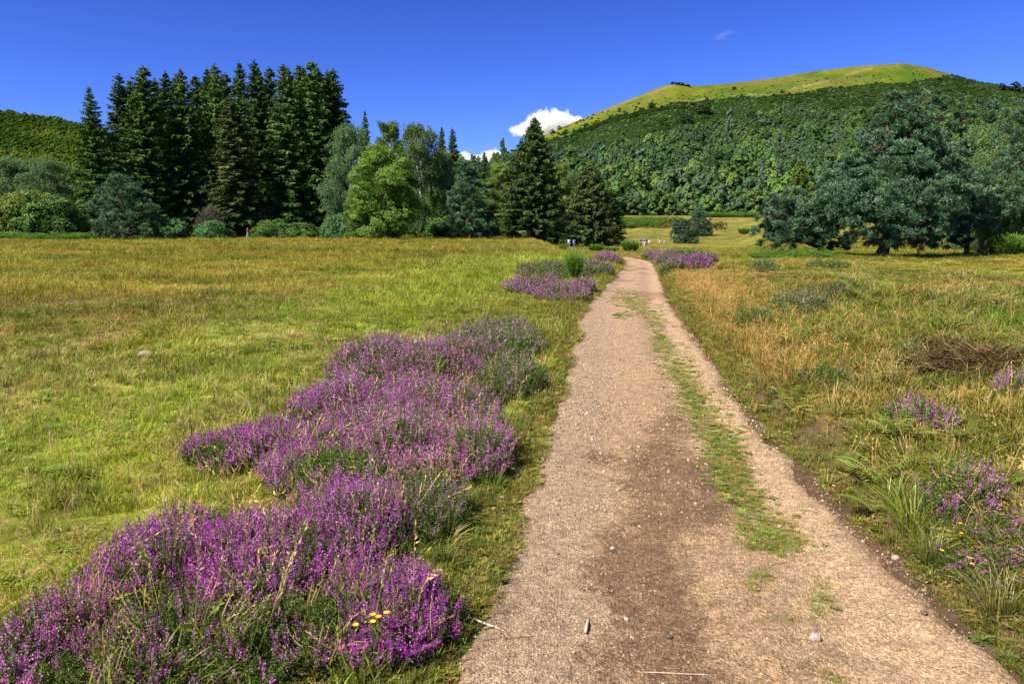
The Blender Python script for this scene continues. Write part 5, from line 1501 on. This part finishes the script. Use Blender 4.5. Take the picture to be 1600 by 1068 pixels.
cloud('cumulus_cloud', 862, 195, 3000, [(862, 193, 43, 21), (888, 195, 28, 16), (842, 199, 33, 14), (820, 204, 25, 11), (868, 184, 24, 14), (846, 189, 20, 12), (880, 206, 36, 13)], .06, 'bright white cumulus cloud peeping out behind the lone spruce', 1)
cloud('cumulus_cloud', 762, 244, 3600, [(764, 244, 18, 11), (742, 248, 18, 8), (775, 240, 9, 9), (725, 245, 14, 8)], .05, 'tiny white cloud low over the trees left of the lone spruce', 2)
cloud('thin_cloud', 1130, 55, 5000, [(1126, 57, 12, 6), (1137, 52, 11, 4)], .0016, 'faint wisp of cloud high in the sky above the hill', 3)

# ------------------------------------------------------------------ light, sky, camera
EL = R(49); SD = Vector((-.80, -.56, 0)).normalized() * math.cos(EL); SD.z = math.sin(EL)
su = bpy.data.lights.new('sun', 'SUN'); su.energy = 5.0; su.angle = R(.53); su.color = (1, .94, .82)
so = bpy.data.objects.new('sun', su); COL.objects.link(so); so.rotation_euler = SD.to_track_quat('Z', 'Y').to_euler(); so.location = (-50, -30, 80)
w = bpy.data.worlds.new('World'); sc.world = w; w.use_nodes = True
nt = w.node_tree; nt.nodes.clear()
sky = nt.nodes.new('ShaderNodeTexSky'); sky.sky_type = 'NISHITA'; sky.sun_disc = False
sky.sun_elevation = EL; sky.sun_rotation = math.atan2(SD.x, SD.y); sky.altitude = 900; sky.air_density = 1.0; sky.dust_density = .1; sky.ozone_density = 5.0
tm = nt.nodes.new('ShaderNodeMix'); tm.data_type = 'RGBA'; tm.blend_type = 'MULTIPLY'; tm.inputs[0].default_value = 1
tm.inputs[7].default_value = (.315, .325, .575, 1)
gm = nt.nodes.new('ShaderNodeGamma'); gm.inputs[1].default_value = 1.6
bg = nt.nodes.new('ShaderNodeBackground'); bg.inputs[1].default_value = .05
out = nt.nodes.new('ShaderNodeOutputWorld')
nt.links.new(sky.outputs[0], gm.inputs[0]); nt.links.new(gm.outputs[0], tm.inputs[6]); nt.links.new(tm.outputs[2], bg.inputs[0]); nt.links.new(bg.outputs[0], out.inputs[0])
cam = bpy.data.cameras.new('camera'); cam.sensor_width = 36; cam.lens = F / 1600 * 36; cam.clip_end = 20000; cam.clip_start = .05
co = bpy.data.objects.new('camera', cam); COL.objects.link(co); co.location = (0, 0, H0); co.rotation_euler = (math.pi / 2 - PITCH, 0, 0)
sc.camera = co
vs = sc.view_settings; vs.view_transform = 'Standard'; vs.look = 'None'; vs.exposure = 1.05; vs.gamma = 1
cy = sc.cycles
cy.max_bounces = 8; cy.diffuse_bounces = 3; cy.glossy_bounces = 2; cy.transmission_bounces = 2; cy.transparent_max_bounces = 8; cy.volume_bounces = 6
